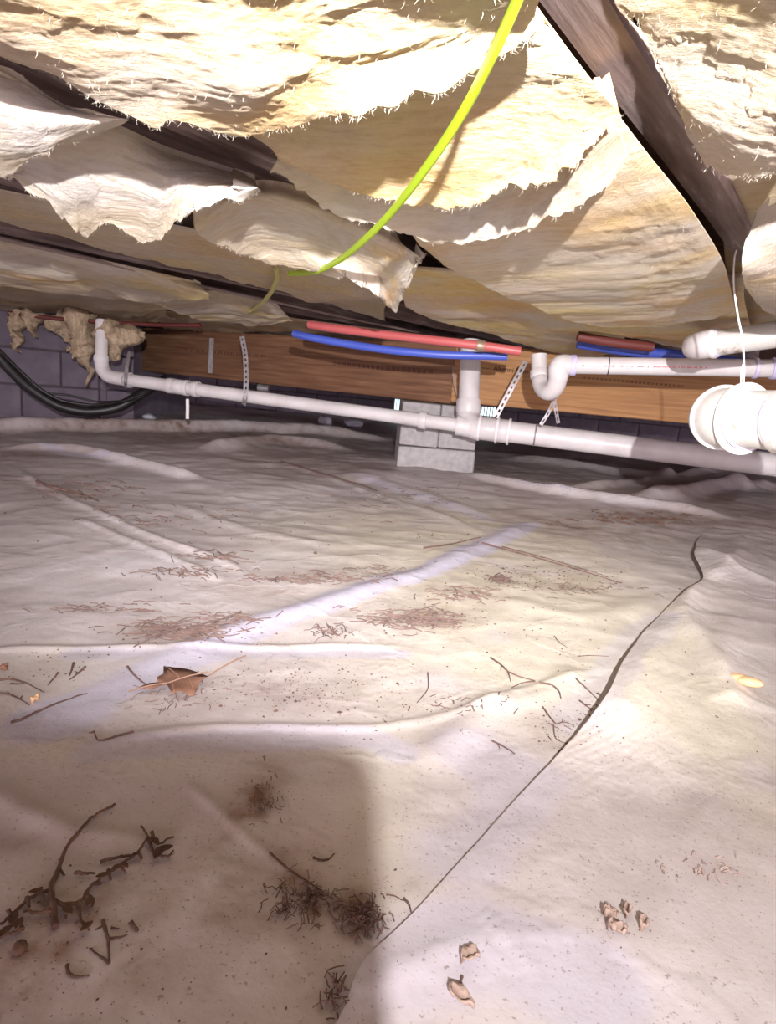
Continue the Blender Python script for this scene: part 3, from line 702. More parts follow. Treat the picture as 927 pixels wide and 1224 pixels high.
tuft('bulky insulation lump left of the longest tuft', [(70, 380), (80, 398), (86, 412), (84, 418)], 3.35, [14, 14, 8, 3], 4)
tuft('bulky insulation lump clinging right of the pipe riser', [(128, 392), (142, 400), (160, 402), (172, 398)], 3.1, [14, 16, 12, 3], 5)
tuft('small insulation tag hanging under the lump right of riser', [(137, 405), (138, 420), (136, 430)], 3.1, [10, 6, 2], 6)

# ------------------------------------------------------------------ drains
def pipe(par, pts, r_, m_=PVC, name='pipe', seg=24, n=None):
    P = np.array(pts); C = catmull(P, n) if n else P
    g = Geo(); g.tube(C, r_, seg); return under(g.build(name, m_), par)
def collar(par, p0, p1, r_, m_=PVC, name='coupling', lip=.004):
    L = np.linalg.norm(np.array(p1) - p0)
    g = Geo(); g.lathe(p0, p1, [(0, r_ * .86), (0, r_), (.0035, r_ + .0015), (L - .0035, r_ + .0015), (L, r_), (L, r_ * .86)], 32); return under(g.build(name, m_), par)
def lerp(a, b, t): return np.array(a) * (1 - t) + np.array(b) * t

a0, a1 = at(122, 383, 3.06), at(121, 428, 3.06); b0_, b1_ = at(152, 454, 3.03), at(553, 509, 2.66)
root = thing('drain_pipe_run', 'long white drain line with riser, elbow and tee crossing before the pier', 'pipe', tuple(a0 * [1, 1, 0]))
pipe(root, [a0, a1], .0295, name='riser_pipe')
collar(root, at(121, 425, 3.06), at(121, 432, 3.06), .034, name='hub')
pipe(root, [at(121, 431, 3.06), at(123, 442, 3.06), at(131, 450, 3.05), at(150, 453.5, 3.03)], .0325, name='elbow', n=18)
pipe(root, [b0_, b1_], .0295)
for t0, t1, rr, nm in ((.0, .012, .035, 'hub'), (.135, .155, .0345, 'coupling'), (.155, .19, .0335, 'coupling'), (.19, .204, .036, 'hub'), (.218, .236, .0355, 'hub'), (.885, .905, .036, 'hub')):
    collar(root, lerp(b0_, b1_, t0), lerp(b0_, b1_, t1), rr, name=nm)
g = Geo(); g.tube([at(224, 477, 2.93), at(224, 490, 2.93), at(224, 501, 2.93)], .008, 10); under(g.build('drip_stub', RIM), root)
r0, r1 = at(562.5, 408, 2.70), at(560, 482, 2.69)
pipe(root, [r0, r1], .0445, name='stack_pipe', seg=32)
collar(root, at(560, 478, 2.69), at(559.3, 494, 2.69), .0515, name='tee_hub')
pipe(root, [at(559.3, 492, 2.69), at(560, 502, 2.68), at(565, 510, 2.66), at(574, 513.5, 2.65)], [.049] * 14, name='tee_sweep', n=14, seg=32)
m0, m1 = at(548, 508.5, 2.67), at(935, 557, 2.40)
pipe(root, [lerp(m0, m1, .02), m1], .0445, name='main_pipe', seg=32)
collar(root, at(545, 508, 2.67), at(556, 509.5, 2.665), .041, name='tee_hub')
for x0, x1, rr, mm, nm in ((574, 577, .0535, RIM, 'hub_rim'), (597, 600, .0545, RIM, 'hub_rim'), (577, 597, .048, PVC, 'tee_hub'), (600, 612, .0475, PVC, 'coupling'), (612, 615, .0545, RIM, 'hub_rim'), (646, 648, .0462, STEEL, 'strap_loop')):
    collar(root, lerp(m0, m1, (x0 - 548) / 387), lerp(m0, m1, (x1 - 548) / 387), rr, mm, nm)

# trap and printed pipe
root = thing('trap_drain', 'white drain pipe printed in red ending in a U-shaped trap', 'pipe', tuple(at(655, 468, 2.15) * [1, 1, 0]))
h0, h1 = at(676, 436.5, 2.12), at(960, 441, 1.98)
pipe(root, [at(644, 424, 2.26), at(644.5, 440, 2.26), at(645, 452, 2.25), at(649, 464, 2.22), at(656, 468, 2.18), at(663, 463, 2.15), at(667, 452, 2.13), at(668, 441, 2.12)], [.0285] * 12 + [.031] * 22, name='trap_bend', n=34)
collar(root, at(644.5, 443, 2.26), at(645, 452, 2.255), .0325, name='hub')
pipe(root, [at(667.5, 452, 2.13), at(667, 440, 2.12), at(671, 435.5, 2.12), at(682, 436.6, 2.12)], .033, name='elbow', n=14)
pipe(root, [h0, h1], .0283, name='pipe')
collar(root, lerp(h0, h1, .02), lerp(h0, h1, .045), .0335, PRIMER, 'primer_band')
collar(root, lerp(h0, h1, .185), lerp(h0, h1, .19), .0292, DARKST, 'strap_loop')
collar(root, lerp(h0, h1, .80), lerp(h0, h1, .815), .0325, PRIMER, 'primer_band'); collar(root, lerp(h0, h1, .87), lerp(h0, h1, .90), .033, PRIMER, 'primer_band')
g = Geo(); ax = (h1 - h0) / np.linalg.norm(h1 - h0); tocam = CAM - h0; tocam -= ax * (tocam @ ax); tocam /= np.linalg.norm(tocam); upv = np.cross(ax, tocam); upv *= np.sign(upv[2])
dirn = tocam * math.cos(-.02) + upv * math.sin(-.02)
for t_ in np.arange(.03, .6, .0075):
    if rng.random() < .25: continue
    hgt = rng.choice([.004, .006, .007]); c0 = lerp(h0, h1, t_) + dirn * .0287
    q = [c0 - upv * hgt / 2, c0 + ax * .003 - upv * hgt / 2, c0 + ax * .003 + upv * hgt / 2, c0 + upv * hgt / 2]
    if rng.random() < .5: q = [c0 - upv * .002, c0 + ax * .005 - upv * .002, c0 + ax * .005 + upv * .001, c0 + upv * .001]
    g.add(q, [(0, 1, 2, 3)])
under(tag(g.build('red_print', RINK, smooth=False), kind='stuff'), root)

# upper dusty pipe, right
root = thing('dusty_elbow_pipe', 'dusty white pipe with elbow at right edge, upper of the two', 'pipe', tuple(at(840, 410, 1.5) * [1, 1, 0]))
q0, q1 = at(849, 411, 1.50), at(1010, 388, 1.32)
pipe(root, [q0, q1], .0300, PVCD)
pipe(root, [q0 + (q1 - q0) * .06, q0, at(838, 413, 1.53), at(832, 414, 1.58), at(833, 414, 1.68)], .0335, PVC, 'elbow', n=22)
collar(root, lerp(q0, q1, .0), lerp(q0, q1, .05), .0345, PVC, 'hub'); collar(root, lerp(q0, q1, .05), lerp(q0, q1, .075), .0315, PRIMER, 'primer_band')
# big elbow, right
root = thing('big_waste_elbow', 'big bright white waste pipe elbow hung by wire at right', 'pipe', tuple(at(870, 500, 1.0) * [1, 1, 0]))
w0, w1 = at(886, 500.5, 1.0), at(1010, 507, .84)
pipe(root, [lerp(w0, w1, .1), w1], .0448, PVCD, seg=40)
ex = (w0 - w1) / np.linalg.norm(w0 - w1)
back = ray(866, 499); back = back / np.linalg.norm(back)
el = [w0, w0 + ex * .018, w0 + ex * .034 + back * .010, w0 + ex * .042 + back * .030, w0 + ex * .044 + back * .06, w0 + ex * .044 + back * .16]
pipe(root, el, [.0495] * 6 + [.050] * 20, PVCD, 'elbow', n=26, seg=40)
def ringc(t0, t1, r_, m_, nm): collar(root, w0 + (w1 - w0) * t0, w0 + (w1 - w0) * t1, r_, m_, nm)
ringc(-.02, .02, .0515, PVCD, 'hub'); ringc(.02, .035, .0555, RIM, 'hub_rim'); ringc(.035, .085, .0462, PRIMER, 'primer_band'); ringc(.46, .48, .0485, RIM, 'hub_rim'); ringc(.48, .8, .0515, PVCD, 'coupling'); ringc(.42, .46, .0458, PRIMER, 'primer_band')
cb = w0 + ex * .044 + back * .062
g = Geo(); g.lathe(w0 + ex * .034 + back * .012, w0 + ex * .05 + back * .03, [(0, .0495), (0, .0535), (.004, .0545), (.008, .0535), (.008, .0495)], 40); under(g.build('hub_rim', RIM), root)

# hanging wire
root = thing('hanger_wire', 'thin white wire hanging from the joist end to the big elbow', 'wire', tuple(at(886, 290, 1.0)))
g = Geo(); g.tube(catmull([at(889, 255, 1.0), at(884, 285, .985), at(877, 310, .98), at(877, 345, .98), at(882, 380, .98), at(887, 405, .98), at(889, 440, .98), at(888, 462, .99)], 40), .0013, 8); under(g.build('wire_strand', WIRE), root)
g = Geo(); g.tube(catmull([at(889, 432, .975), at(886, 442, .975), at(885, 462, .985)], 14), .0011, 8); under(g.build('wire_tail', WIRE), root)
g = Geo(); g.tube([at(888, 222, .99), at(889, 240, .985), at(888, 268, .985)], .0025, 8); under(g.build('nail', DARKST), root)

# perforated straps
def strap(label, pts, w=.019, loop=None, holes=True, m_=STEEL):
    P = np.array([at(*p) for p in pts]); n = max(8, int(np.linalg.norm(np.diff(P, axis=0), axis=1).sum() / .0125)); C = catmull(P, n + 1)
    g = Geo(); T = np.gradient(C, axis=0); T /= np.linalg.norm(T, axis=1)[:, None]
    side = np.cross(T, _f); side /= np.linalg.norm(side, axis=1)[:, None]; nn = np.cross(side, T)
    for i in range(n):
        a, b_ = C[i], C[i + 1]
        def bar(s0, s1, e0, e1):
            A = a + (b_ - a) * e0; B = a + (b_ - a) * e1; sd = side[i] * w; k = nn[i] * .0006
            V = [A + sd * s0 - k, A + sd * s1 - k, B + sd * s1 - k, B + sd * s0 - k, A + sd * s0 + k, A + sd * s1 + k, B + sd * s1 + k, B + sd * s0 + k]
            g.add(V, [(0, 1, 2, 3), (7, 6, 5, 4), (0, 4, 5, 1), (1, 5, 6, 2), (2, 6, 7, 3), (3, 7, 4, 0)])
        if holes and i % 2: bar(-.5, -.17, 0, 1); bar(.17, .5, 0, 1)
        else: bar(-.5, .5, 0, 1)
    return tag(g.build('hanger_strap', m_, smooth=False), label, 'strap', 'perforated pipe hanger straps')
strap('light perforated strap holding the long drain left of centre', [(289, 402, 2.84), (293, 425, 2.82), (294, 455, 2.80), (293, 474, 2.80), (291, 484, 2.84)], .022)
strap('dull strap on the drain next to its elbow', [(155, 420, 3.05), (152, 435, 2.98), (150, 455, 2.96), (150, 463, 3.0)], .018, holes=False)
strap('short strap nailed flat on the old girder', [(253, 404, 3.75), (252, 425, 3.75), (251, 446, 3.75)], .026, holes=False)
strap('long slanting strap between the pier and the trap', [(628, 432, 2.5), (612, 462, 2.5), (592, 499, 2.52)], .021)
strap('strap hooked below the trap, left leg of the pair', [(664, 474, 2.42), (656, 492, 2.42), (646, 508, 2.43)], .014)
strap('strap hooked below the trap, right leg of the pair', [(661, 472, 2.40), (664, 490, 2.40), (667, 506, 2.42)], .014)
strap('faint thin strap beside the stack on the pier side', [(541, 437, 2.95), (542, 455, 2.95), (546, 472, 2.95)], .008, holes=False, m_=GREYC)

# PEX lines
def run(name, label, cat, pts, r_, m_, n=60, seg=14, flat=None, up=None):
    C = catmull(np.array(pts), n); g = Geo(); g.tube(C, r_, seg, flat=flat, up=up); return tag(g.build(name, m_, angle=60), label, cat)
root = thing('red_water_pipe', 'red plastic water pipe running under the far insulation', 'pipe', tuple(at(500, 404, 1.95)))
g = Geo(); g.tube(catmull([at(370, 388, 2.1), at(395, 392, 2.05), at(450, 399, 1.99), at(520, 407, 1.93), at(572, 413, 1.90), at(622, 420, 1.88)], 50), .0135, 16); under(g.build('pipe', RED), root)
collar(root, at(569, 412.7, 1.90), at(579, 414, 1.90), .0155, BRONZE, 'crimp_ring')
run('blue_water_pipe', 'blue plastic water pipe running below the red one', 'pipe', [at(352, 399, 2.2), at(372, 403.5, 2.15), at(420, 412, 2.1), at(470, 419, 2.05), at(530, 424, 2.02), at(606, 426, 2.0)], .0130, BLUE)
run('blue_water_pipe', 'short blue pipe section showing above the red printed pipe', 'pipe', [at(690, 410, 2.3), at(735, 417, 2.3), at(765, 421, 2.3), at(800, 424, 2.3), at(900, 436, 2.3)], .020, BLUE)
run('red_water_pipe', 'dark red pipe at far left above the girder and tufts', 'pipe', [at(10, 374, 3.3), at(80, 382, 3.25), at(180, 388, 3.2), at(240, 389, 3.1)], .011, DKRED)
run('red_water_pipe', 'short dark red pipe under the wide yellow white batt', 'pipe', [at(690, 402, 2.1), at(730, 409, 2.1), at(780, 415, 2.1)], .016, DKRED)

# cables
run('yellow_cable', 'bright yellow flat cable drooping from the top edge', 'cable',
    [atz(640, -60, .600), atz(618, 0, .597), atz(596, 50, .592), atz(560, 122, .587), atz(525, 178, .582), atz(490, 226, .579), atz(464, 258, .578), atz(436, 286, .578), atz(408, 309, .582), atz(378, 324, .592), atz(345, 327, .618)], .0056, YEL, 90, 14, flat=.45, up=(1, 0, 0))
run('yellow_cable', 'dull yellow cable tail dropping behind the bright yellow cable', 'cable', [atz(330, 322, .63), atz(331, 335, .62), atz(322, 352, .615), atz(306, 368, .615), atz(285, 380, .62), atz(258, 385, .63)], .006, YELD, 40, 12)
run('grey_cable', 'thin grey cable stapled along the brown joist', 'cable', [atz(-60, 270, .645), atz(0, 285, .642), atz(80, 303, .642), atz(160, 322, .641), atz(240, 342, .641), atz(330, 361, .641), atz(430, 383, .642), atz(500, 397, .645)], .0055, GREYC, 60, 10)
run('black_hose', 'thick black hose sagging before the left block wall', 'hose', [at(-50, 372, 2.85), at(0, 428, 2.95), at(35, 463, 3.0), at(70, 485, 3.05), at(105, 492, 3.1), at(140, 487, 3.15), at(170, 470, 3.2), at(200, 452, 3.3)], .026, BLACK)
run('black_cable', 'thin black cable above the sagging hose, upper of two', 'cable', [at(-40, 390, 2.8), at(10, 430, 2.85), at(48, 467, 2.9), at(80, 472, 2.95), at(115, 480, 3.0), at(150, 479, 3.1), at(172, 474, 3.15)], .005, BLACK)
run('black_cable', 'thin black cable lying along the sagging hose, lower of two', 'cable', [at(-40, 378, 2.75), at(15, 434, 2.8), at(48, 465, 2.85), at(75, 479, 2.9), at(110, 484, 2.95), at(145, 480, 3.05), at(168, 472, 3.1)], .007, BLACK)

# vents, scraps, fitting
def vent(label, px, py, w, h):
    c = at(px, py, 6.27 / ray(px, py)[1]); root = thing('foundation_vent', label, 'vent', (c[0], 6.30, c[2] - h / 2))
    g = Geo()
    for (cx, cz, sx, sz) in ((0, h - .006, w, .012), (0, .006, w, .012), (-w / 2 + .006, h / 2, .012, h), (w / 2 - .006, h / 2, .012, h)): g.box((cx, -.012, cz), (sx, .03, sz))
    g.build('vent_frame', STEEL, root, smooth=False)
    g = Geo(); g.box((0, -.004, h / 2), (w - .02, .006, h - .02)); g.build('daylight', DAY, root, smooth=False)
    n = 6; s0 = None
    for k in range(1, n):
        g = Geo(); g.box((0, 0, 0), (.007, .014, h - .02)); 
        if s0 is None: s0 = g.build('vent_bar', STEEL, root, smooth=False); bo = s0
        else: bo = s0.copy(); COL.objects.link(bo)
        bo.location = (-w / 2 + .01 + k * (w - .02) / n, -.014, h / 2)
vent('small daylit foundation vent with bars right of the stack', 582, 492, .19, .11)
vent('bright daylit vent corner left of the pier top', 478, 484, .13, .13)
def lump(name, label, cat, p, r_, sc, m_, seed, rotz=0):
    g = Geo(); nl, ns = 9, 14; V = []
    for i in range(nl + 1):
        th = math.pi * i / nl
        for k in range(ns):
            ph = 2 * math.pi * k / ns; q = np.array([math.sin(th) * math.cos(ph), math.sin(th) * math.sin(ph), math.cos(th)])
            w_ = 1 + .55 * float(fbm(np.array(q[0] * 1.7 + q[2] + 5), np.array(q[1] * 1.7 + 3 - q[2]), 3, seed)); V.append(q * r_ * w_ * np.array(sc))
    Fs = [(i * ns + k, i * ns + (k + 1) % ns, (i + 1) * ns + (k + 1) % ns, (i + 1) * ns + k) for i in range(nl) for k in range(ns)]
    g.add(V, [f[::-1] for f in Fs]); o = g.build(name, m_, angle=50); o.location = p; o.rotation_euler = (0, 0, rotz); return tag(o, label, cat)
lump('plastic_scrap', 'tiny bluish white plastic scrap before the left wall', 'scrap', on_ground(178, 502) + [0, 0, .02], .045, (1, 1, .5), POLYBIT, 1)
lump('plastic_scrap', 'crumpled white plastic scrap left of two under the drain', 'scrap', on_ground(388, 507) + [0, 0, .03], .06, (1, .8, .7), POLYBIT, 2)
lump('plastic_scrap', 'crumpled white plastic scrap right of two, nearer the pier', 'scrap', on_ground(422, 510) + [0, 0, .03], .065, (1.3, .8, .55), POLYBIT, 3)
root = thing('threaded_fitting', 'grey metal fitting with threaded rod under the old girder', 'fitting', tuple(at(314, 464, 3.82)))
g = Geo(); g.lathe(at(308, 463, 3.82), at(322, 465, 3.82), [(0, .001), (0, .024), (.066, .024), (.066, .001)], 18); under(g.build('fitting_body', STEEL), root)
g = Geo(); pp = at(295, 461.5, 3.82); qq = at(308, 463, 3.82); L_ = np.linalg.norm(qq - pp); g.lathe(pp, qq, [(L_ * i / 14, .016 if i % 2 else .010) for i in range(15)], 14); under(g.build('threaded_rod', DARKST), root)
g = Geo(); tp = at(315, 464, 3.82); g.tube([tp, tp + [0, 0, .02], np.array([tp[0], tp[1] + .02, .325])], .006, 8); under(g.build('hanger_bolt', DARKST), root)

# ------------------------------------------------------------------ litter on the sheets
def px_path(pts, lift, n, right=None):
    P = np.array([on_ground(x, y, 0, right) for x, y in pts]); C = catmull(P, n)
    C[:, 2] += lift + np.abs(fbm(np.arange(n) * .35, np.full(n, pts[0][0]), 2, 3)) * lift * 1.5; return C
def twig(label, branches, r_=.0016, m_=TWIG, name='twig', group='loose twigs', lift=None):
    root = None
    for k, pts in enumerate(branches):
        n = max(6, 5 * len(pts)); rr = .72 * r_ * (1 if k == 0 else .7); C = px_path(pts, (lift or rr), n)
        rad = rr * (np.linspace(1.1, .55, n)) * (1 + .5 * fbm(np.arange(n) * .9, np.full(n, 3.0 + k), 2, 8)); g = Geo(); g.tube(C, rad, 7)
        if root is None: root = tag(g.build(name, m_, angle=60), label, 'twig', group)
        else: g.build('side_shoot', m_, root, angle=60)
    return root
Z5 = lambda x, y: (x * .3236, 900 + y * .3236)
main = [Z5(*p) for p in ((205, 660), (195, 570), (190, 510), (215, 450), (240, 380), (290, 310), (340, 255), (425, 205))]
subs = [((195, 560), (240, 580), (300, 565), (330, 520), (370, 485), (430, 440), (500, 390), (545, 330), (520, 285)), ((548, 330), (560, 370), (575, 400), (620, 400), (640, 375)), ((560, 310), (580, 355), (640, 325)),
        ((370, 420), (440, 400), (505, 393)), ((275, 460), (310, 462), (352, 460)), ((190, 520), (120, 550), (70, 590), (20, 640), (-10, 660)), ((192, 605), (140, 612), (90, 606)), ((60, 640), (85, 672), (30, 690), (-10, 705)),
        ((290, 570), (300, 640), (330, 676)), ((318, 550), (345, 560), (340, 585)), ((215, 440), (238, 470)), ((440, 430), (465, 470)), ((510, 385), (525, 410)), ((150, 520), (165, 575)), ((240, 580), (245, 630)), ((30, 600), (60, 640), (35, 665)), ((100, 555), (110, 590)), ((400, 450), (410, 490)), ((345, 500), (375, 500))]
T1 = twig('large dark dead twig sprig on the shadowed sheet, lower left', [main] + [[Z5(*p) for p in s] for s in subs], .0030, DARKTWIG, 'twig_sprig', 'dead twigs', lift=.004)
def flakes(par, spots, m_, size, seed, name='dry_bract'):
    r_ = random.Random(seed)
    for (x, y, s) in spots:
        p = on_ground(x, y, .003); g = Geo(); V = []; Fs = []; L = size * s; a = r_.uniform(0, 6.28); n = 6
        for i in range(n):
            t_ = i / (n - 1); w_ = L * .28 * math.sin(math.pi * (t_ * .9 + .06)); xx = (t_ - .5) * L; zz = .003 + .35 * L * (t_ - .5) ** 2
            for sg in (-1, 0, 1): V.append(np.array([xx * math.cos(a) - sg * w_ * math.sin(a), xx * math.sin(a) + sg * w_ * math.cos(a), zz + abs(sg) * w_ * .5]) + p)
        for i in range(n - 1):
            for k in range(2): q = i * 3 + k; Fs.append((q, q + 1, q + 4, q + 3))
        g.add(V, Fs); o = g.build(name, m_, angle=60)
        md = o.modifiers.new('thickness', 'SOLIDIFY'); md.thickness = .0006
        if par: o.parent = par
flakes(T1, [Z5(x, y) + (s,) for x, y, s in ((585, 395, 1.2), (610, 380, 1.0), (570, 350, .9), (430, 450, .8), (380, 480, .8), (460, 440, .7), (250, 610, .9), (50, 640, 1.0), (70, 660, .8), (20, 690, .9), (130, 540, .7), (330, 575, .8), (320, 670, .8), (500, 400, .6))], DARKTWIG, .013, 4)
twig('dark crumpled dead sprig just right of the large twig sprig', [[Z5(*p) for p in ((380, 625), (390, 660), (400, 700), (405, 780))], [Z5(*p) for p in ((405, 780), (370, 755), (330, 725))], [Z5(*p) for p in ((395, 690), (440, 685), (470, 675))], [Z5(*p) for p in ((385, 640), (350, 660))], [Z5(*p) for p in ((410, 650), (440, 655))]], .0018, DARKTWIG, 'twig_sprig', 'dead twigs')
twig('short dark stub beside the crumpled dead sprig', [[Z5(480, 632), Z5(495, 648), Z5(510, 664)]], .0022, DARKTWIG)
twig('curled dark twig below the crumpled dead sprig', [[Z5(*p) for p in ((248, 790), (252, 815), (275, 832), (330, 828))]], .0016, DARKTWIG)
lump('pebble', 'dark brown pebble below the large twig sprig', 'pebble', on_ground(24, 1138) + [0, 0, .004], .0047, (.9, 1.2, .8), DARKTWIG, 5, .5)

twig('long straight double stick running right from the clean fold', [[(576, 650), (620, 662), (660, 673), (742, 698)], [(600, 654), (660, 670), (720, 688)]], .0026, TWIG)
twig('straight stick reaching left of the clean fold', [[(506, 656), (540, 651), (575, 643)]], .0028, TWIG)
twig('crooked twig entering the left edge, upper of two', [[(-12, 817), (0, 814), (14, 813), (30, 817), (42, 823), (53, 829)], [(12, 818), (22, 818), (30, 817)]], .0017)
twig('crooked twig entering the left edge, lower of two', [[(-12, 829), (0, 830), (11, 831), (24, 837), (35, 844)], [(24, 837), (27, 832)], [(11, 831), (9, 827)]], .0017)
twig('long smooth stick with bent end near the left edge', [[(13, 865), (27, 861), (45, 852), (68, 842), (91, 834), (104, 830)]], .0019)
twig('short bent twig above the long smooth stick', [[(69, 805), (66, 810), (57, 820)]], .0016)
twig('dark stubby twig standing left in a twig pair', [[(88, 794), (86, 801), (83, 809)]], .0022)
twig('forked twig right in the pair at left', [[(102, 798), (92, 807), (83, 814)], [(94, 806), (89, 803)]], .0018)
twig('knobby twig below and left of the brown leaf', [[(160, 876), (140, 881), (128, 885), (117, 886), (112, 875)], [(112, 876), (106, 877)]], .0017)
twig('curved stick touching the left side of the brown leaf', [[(152, 798), (160, 808), (172, 818), (183, 822)]], .0019)
twig('branching rootlet in the centre right of the sheet', [[(586, 787), (599, 796), (607, 804), (624, 811), (639, 815)], [(607, 804), (610, 816)], [(639, 815), (624, 817), (611, 823)], [(599, 796), (598, 802)]], .0018)
twig('hooked twig right of the branching rootlet', [[(645, 817), (659, 820), (667, 827), (670, 836)]], .0019)
twig('thin forked twig by the lifted edge, upper one', [[(688, 812), (704, 827), (716, 839)], [(704, 827), (713, 836)]], .0014)
twig('thin forked twig by the lifted edge, lower one', [[(692, 838), (704, 847), (716, 850)], [(700, 843), (706, 843)], [(704, 847), (707, 851)]], .0014)
twig('tangled rootlets lying against the lifted sheet edge', [[(648, 846), (659, 861), (665, 866), (674, 864), (686, 868)], [(661, 867), (663, 882), (672, 888), (681, 889)], [(655, 881), (660, 887)], [(665, 906), (668, 898), (678, 892)], [(655, 865), (662, 869), (668, 872)], [(672, 864), (672, 860)], [(674, 868), (684, 873)]], .0014, TWIG, 'twig_sprig')
twig('lone thin twig left of the tangled rootlets', [[(587, 886), (599, 892), (615, 902)], [(595, 890), (597, 896)]], .0014)
twig('dark bark strip along the fold at far left', [[(44, 577), (65, 585), (95, 592), (118, 601)]], .006)
twig('dark bark strip along the fold left of the pier', [[(336, 553), (380, 566), (432, 581), (450, 588)]], .005)
twig('thin curved twig in the middle of the sheet', [[(511, 805), (511, 824), (498, 841)]], .0012)
twig('small curved twig within the round shadow', [[(374, 1026), (382, 1029), (392, 1028), (399, 1022)]], .0013, DARKTWIG)
twig('bent twig poking over the near diagonal edge', [[(482, 1075), (488, 1082), (491, 1092)]], .0014)
twig('fine twig lying flat above the lifted edge', [[(690, 785), (705, 784), (727, 785)]], .001)
twig('arched fine twig left of the upper lifted edge', [[(662, 761), (668, 768), (678, 775)]], .001)
twig('dark stick along the fold within the shadow', [[(322, 1020), (345, 1040), (368, 1055), (398, 1075)]], .0011, DARKTWIG)

# leaf
ZL = lambda x, y: (130 + .2157 * x, 720 + .2157 * y)
outl = [(168, 520), (182, 488), (230, 478), (272, 482), (266, 455), (302, 428), (303, 384), (345, 397), (400, 403), (440, 412), (470, 425), (550, 430), (535, 460), (500, 482), (486, 520), (468, 548), (440, 545), (412, 536), (380, 542), (352, 556), (345, 520), (318, 490), (280, 502), (230, 512)]
P = np.array([on_ground(*ZL(*p)) for p in outl]); cen = P.mean(0); V = [cen + [0, 0, .010]]
nO = len(P)
for k_, f_ in ((0, .5), (1, 1.0)):
    for i, p in enumerate(P): q = cen + (p - cen) * f_; q[2] += (.009 if f_ < 1 else .004 + .008 * noise(i * .9, 2.0, 4)); V.append(q)
Fs = [(0, 1 + i, 1 + (i + 1) % nO) for i in range(nO)] + [(1 + i, 1 + nO + i, 1 + nO + (i + 1) % nO, 1 + (i + 1) % nO) for i in range(nO)]
g = Geo(); g.add(V, Fs); leaf = tag(g.build('dry_leaf', LEAF, angle=60), 'large crisp brown lobed leaf lying on the sheet at left', 'leaf'); md = leaf.modifiers.new('thickness', 'SOLIDIFY'); md.thickness = .0008
def vein(a, b_, r_, nm='vein', lift=.011):
    A = on_ground(*ZL(*a), lift); B = on_ground(*ZL(*b_), lift); g = Geo(); g.tube(catmull([A, (A + B) / 2 + [0, 0, .002], B], 8), r_, 6); g.build(nm, VEIN, leaf)
vein((105, 540), (330, 488), .0008, 'midrib'); vein((330, 488), (550, 428), .0009, 'midrib'); vein((545, 430), (758, 313), .0011, 'petiole', .005)
vein((400, 468), (310, 395), .0004); vein((440, 460), (470, 540), .0004); vein((350, 482), (360, 545), .0004)

# chip, flakes
root = thing('seed_husk', 'split tan seed husk on the right-hand sheet', 'husk', tuple(on_ground(888, 817)))
for sx, sc in ((-.006, (1.1, .62, .45)), (.007, (1.25, .7, .5))):
    g = Geo(); nl, ns = 8, 14; Vv = []
    for i in range(nl + 1):
        th = math.pi * i / nl
        for k in range(ns):
            ph = 2 * math.pi * k / ns; q = np.array([math.cos(th), math.sin(th) * math.cos(ph), math.sin(th) * math.sin(ph)]) * .0145 * np.array(sc); q[0] += sx; q[1] += sx * -.5; q[2] += .006
            Vv.append(q)
    g.add(Vv, [(i * ns + k, i * ns + (k + 1) % ns, (i + 1) * ns + (k + 1) % ns, (i + 1) * ns + k) for i in range(nl) for k in range(ns)]); o = g.build('husk_half', CHIP, root, angle=60); o.rotation_euler = (0, 0, -.25)
def flake(label, px, py, L, W, rot, seed, m_=FLAKE, name='bark_flake', cat='flake'):
    p = on_ground(px, py, .001); g = Geo(); n, k_ = 9, 5; Vv = []
    for i in range(n):
        for j in range(k_):
            u_ = i / (n - 1) - .5; v_ = j / (k_ - 1) - .5; ww = .55 * W * (1 - (2 * u_) ** 4 * .7) * (1 + .9 * float(fbm(np.array(u_ * 7.0), np.array(j * 2.3), 3, seed)))
            Vv.append((u_ * L * .6, v_ * ww, .0025 + .010 * float(fbm(np.array(u_ * 5.0), np.array(v_ * 4), 3, seed + 2)) + .005 * abs(v_) * 2))
    g.add(Vv, [tuple(q) for q in grid_quads(n, k_)]); o = g.build(name, m_, angle=40); md = o.modifiers.new('thickness', 'SOLIDIFY'); md.thickness = .0012; o.location = p; o.rotation_euler = (0, 0, rot); return tag(o, label, cat, 'bark flakes')
flake('tan bark flake at bottom centre, upper of two', 560, 1150, .026, .020, .6, 1)
flake('longer tan bark flake at bottom centre, lower of two', 550, 1200, .034, .014, -.7, 2)
twig('thin reddish stem joining the two tan bark flakes', [[(552, 1168), (549, 1178), (541, 1186)]], .0012)
for i, (x, y, L, W, r_, lab) in enumerate(((728, 1098, .020, .016, .2, 'leftmost curled flake in the crumbled pile at bottom right'), (748, 1096, .022, .012, 1.2, 'topmost curled flake in the crumbled pile at bottom right'), (736, 1116, .024, .016, -.4, 'lowest broad flake in the crumbled pile at bottom right'), (768, 1110, .020, .014, .9, 'rightmost flake in the crumbled pile at bottom right'))):
    flake(lab, x, y, L, W, r_, 10 + i)
flake('small tan leaf scrap by the crooked twigs, left edge', 42, 841, .016, .011, 1.0, 21, CHIP, 'leaf_scrap', 'leaf scrap')
flake('brown leaf tip entering the left edge above the twigs', 2, 803, .022, .010, .3, 22, LEAF, 'leaf_scrap', 'leaf scrap')

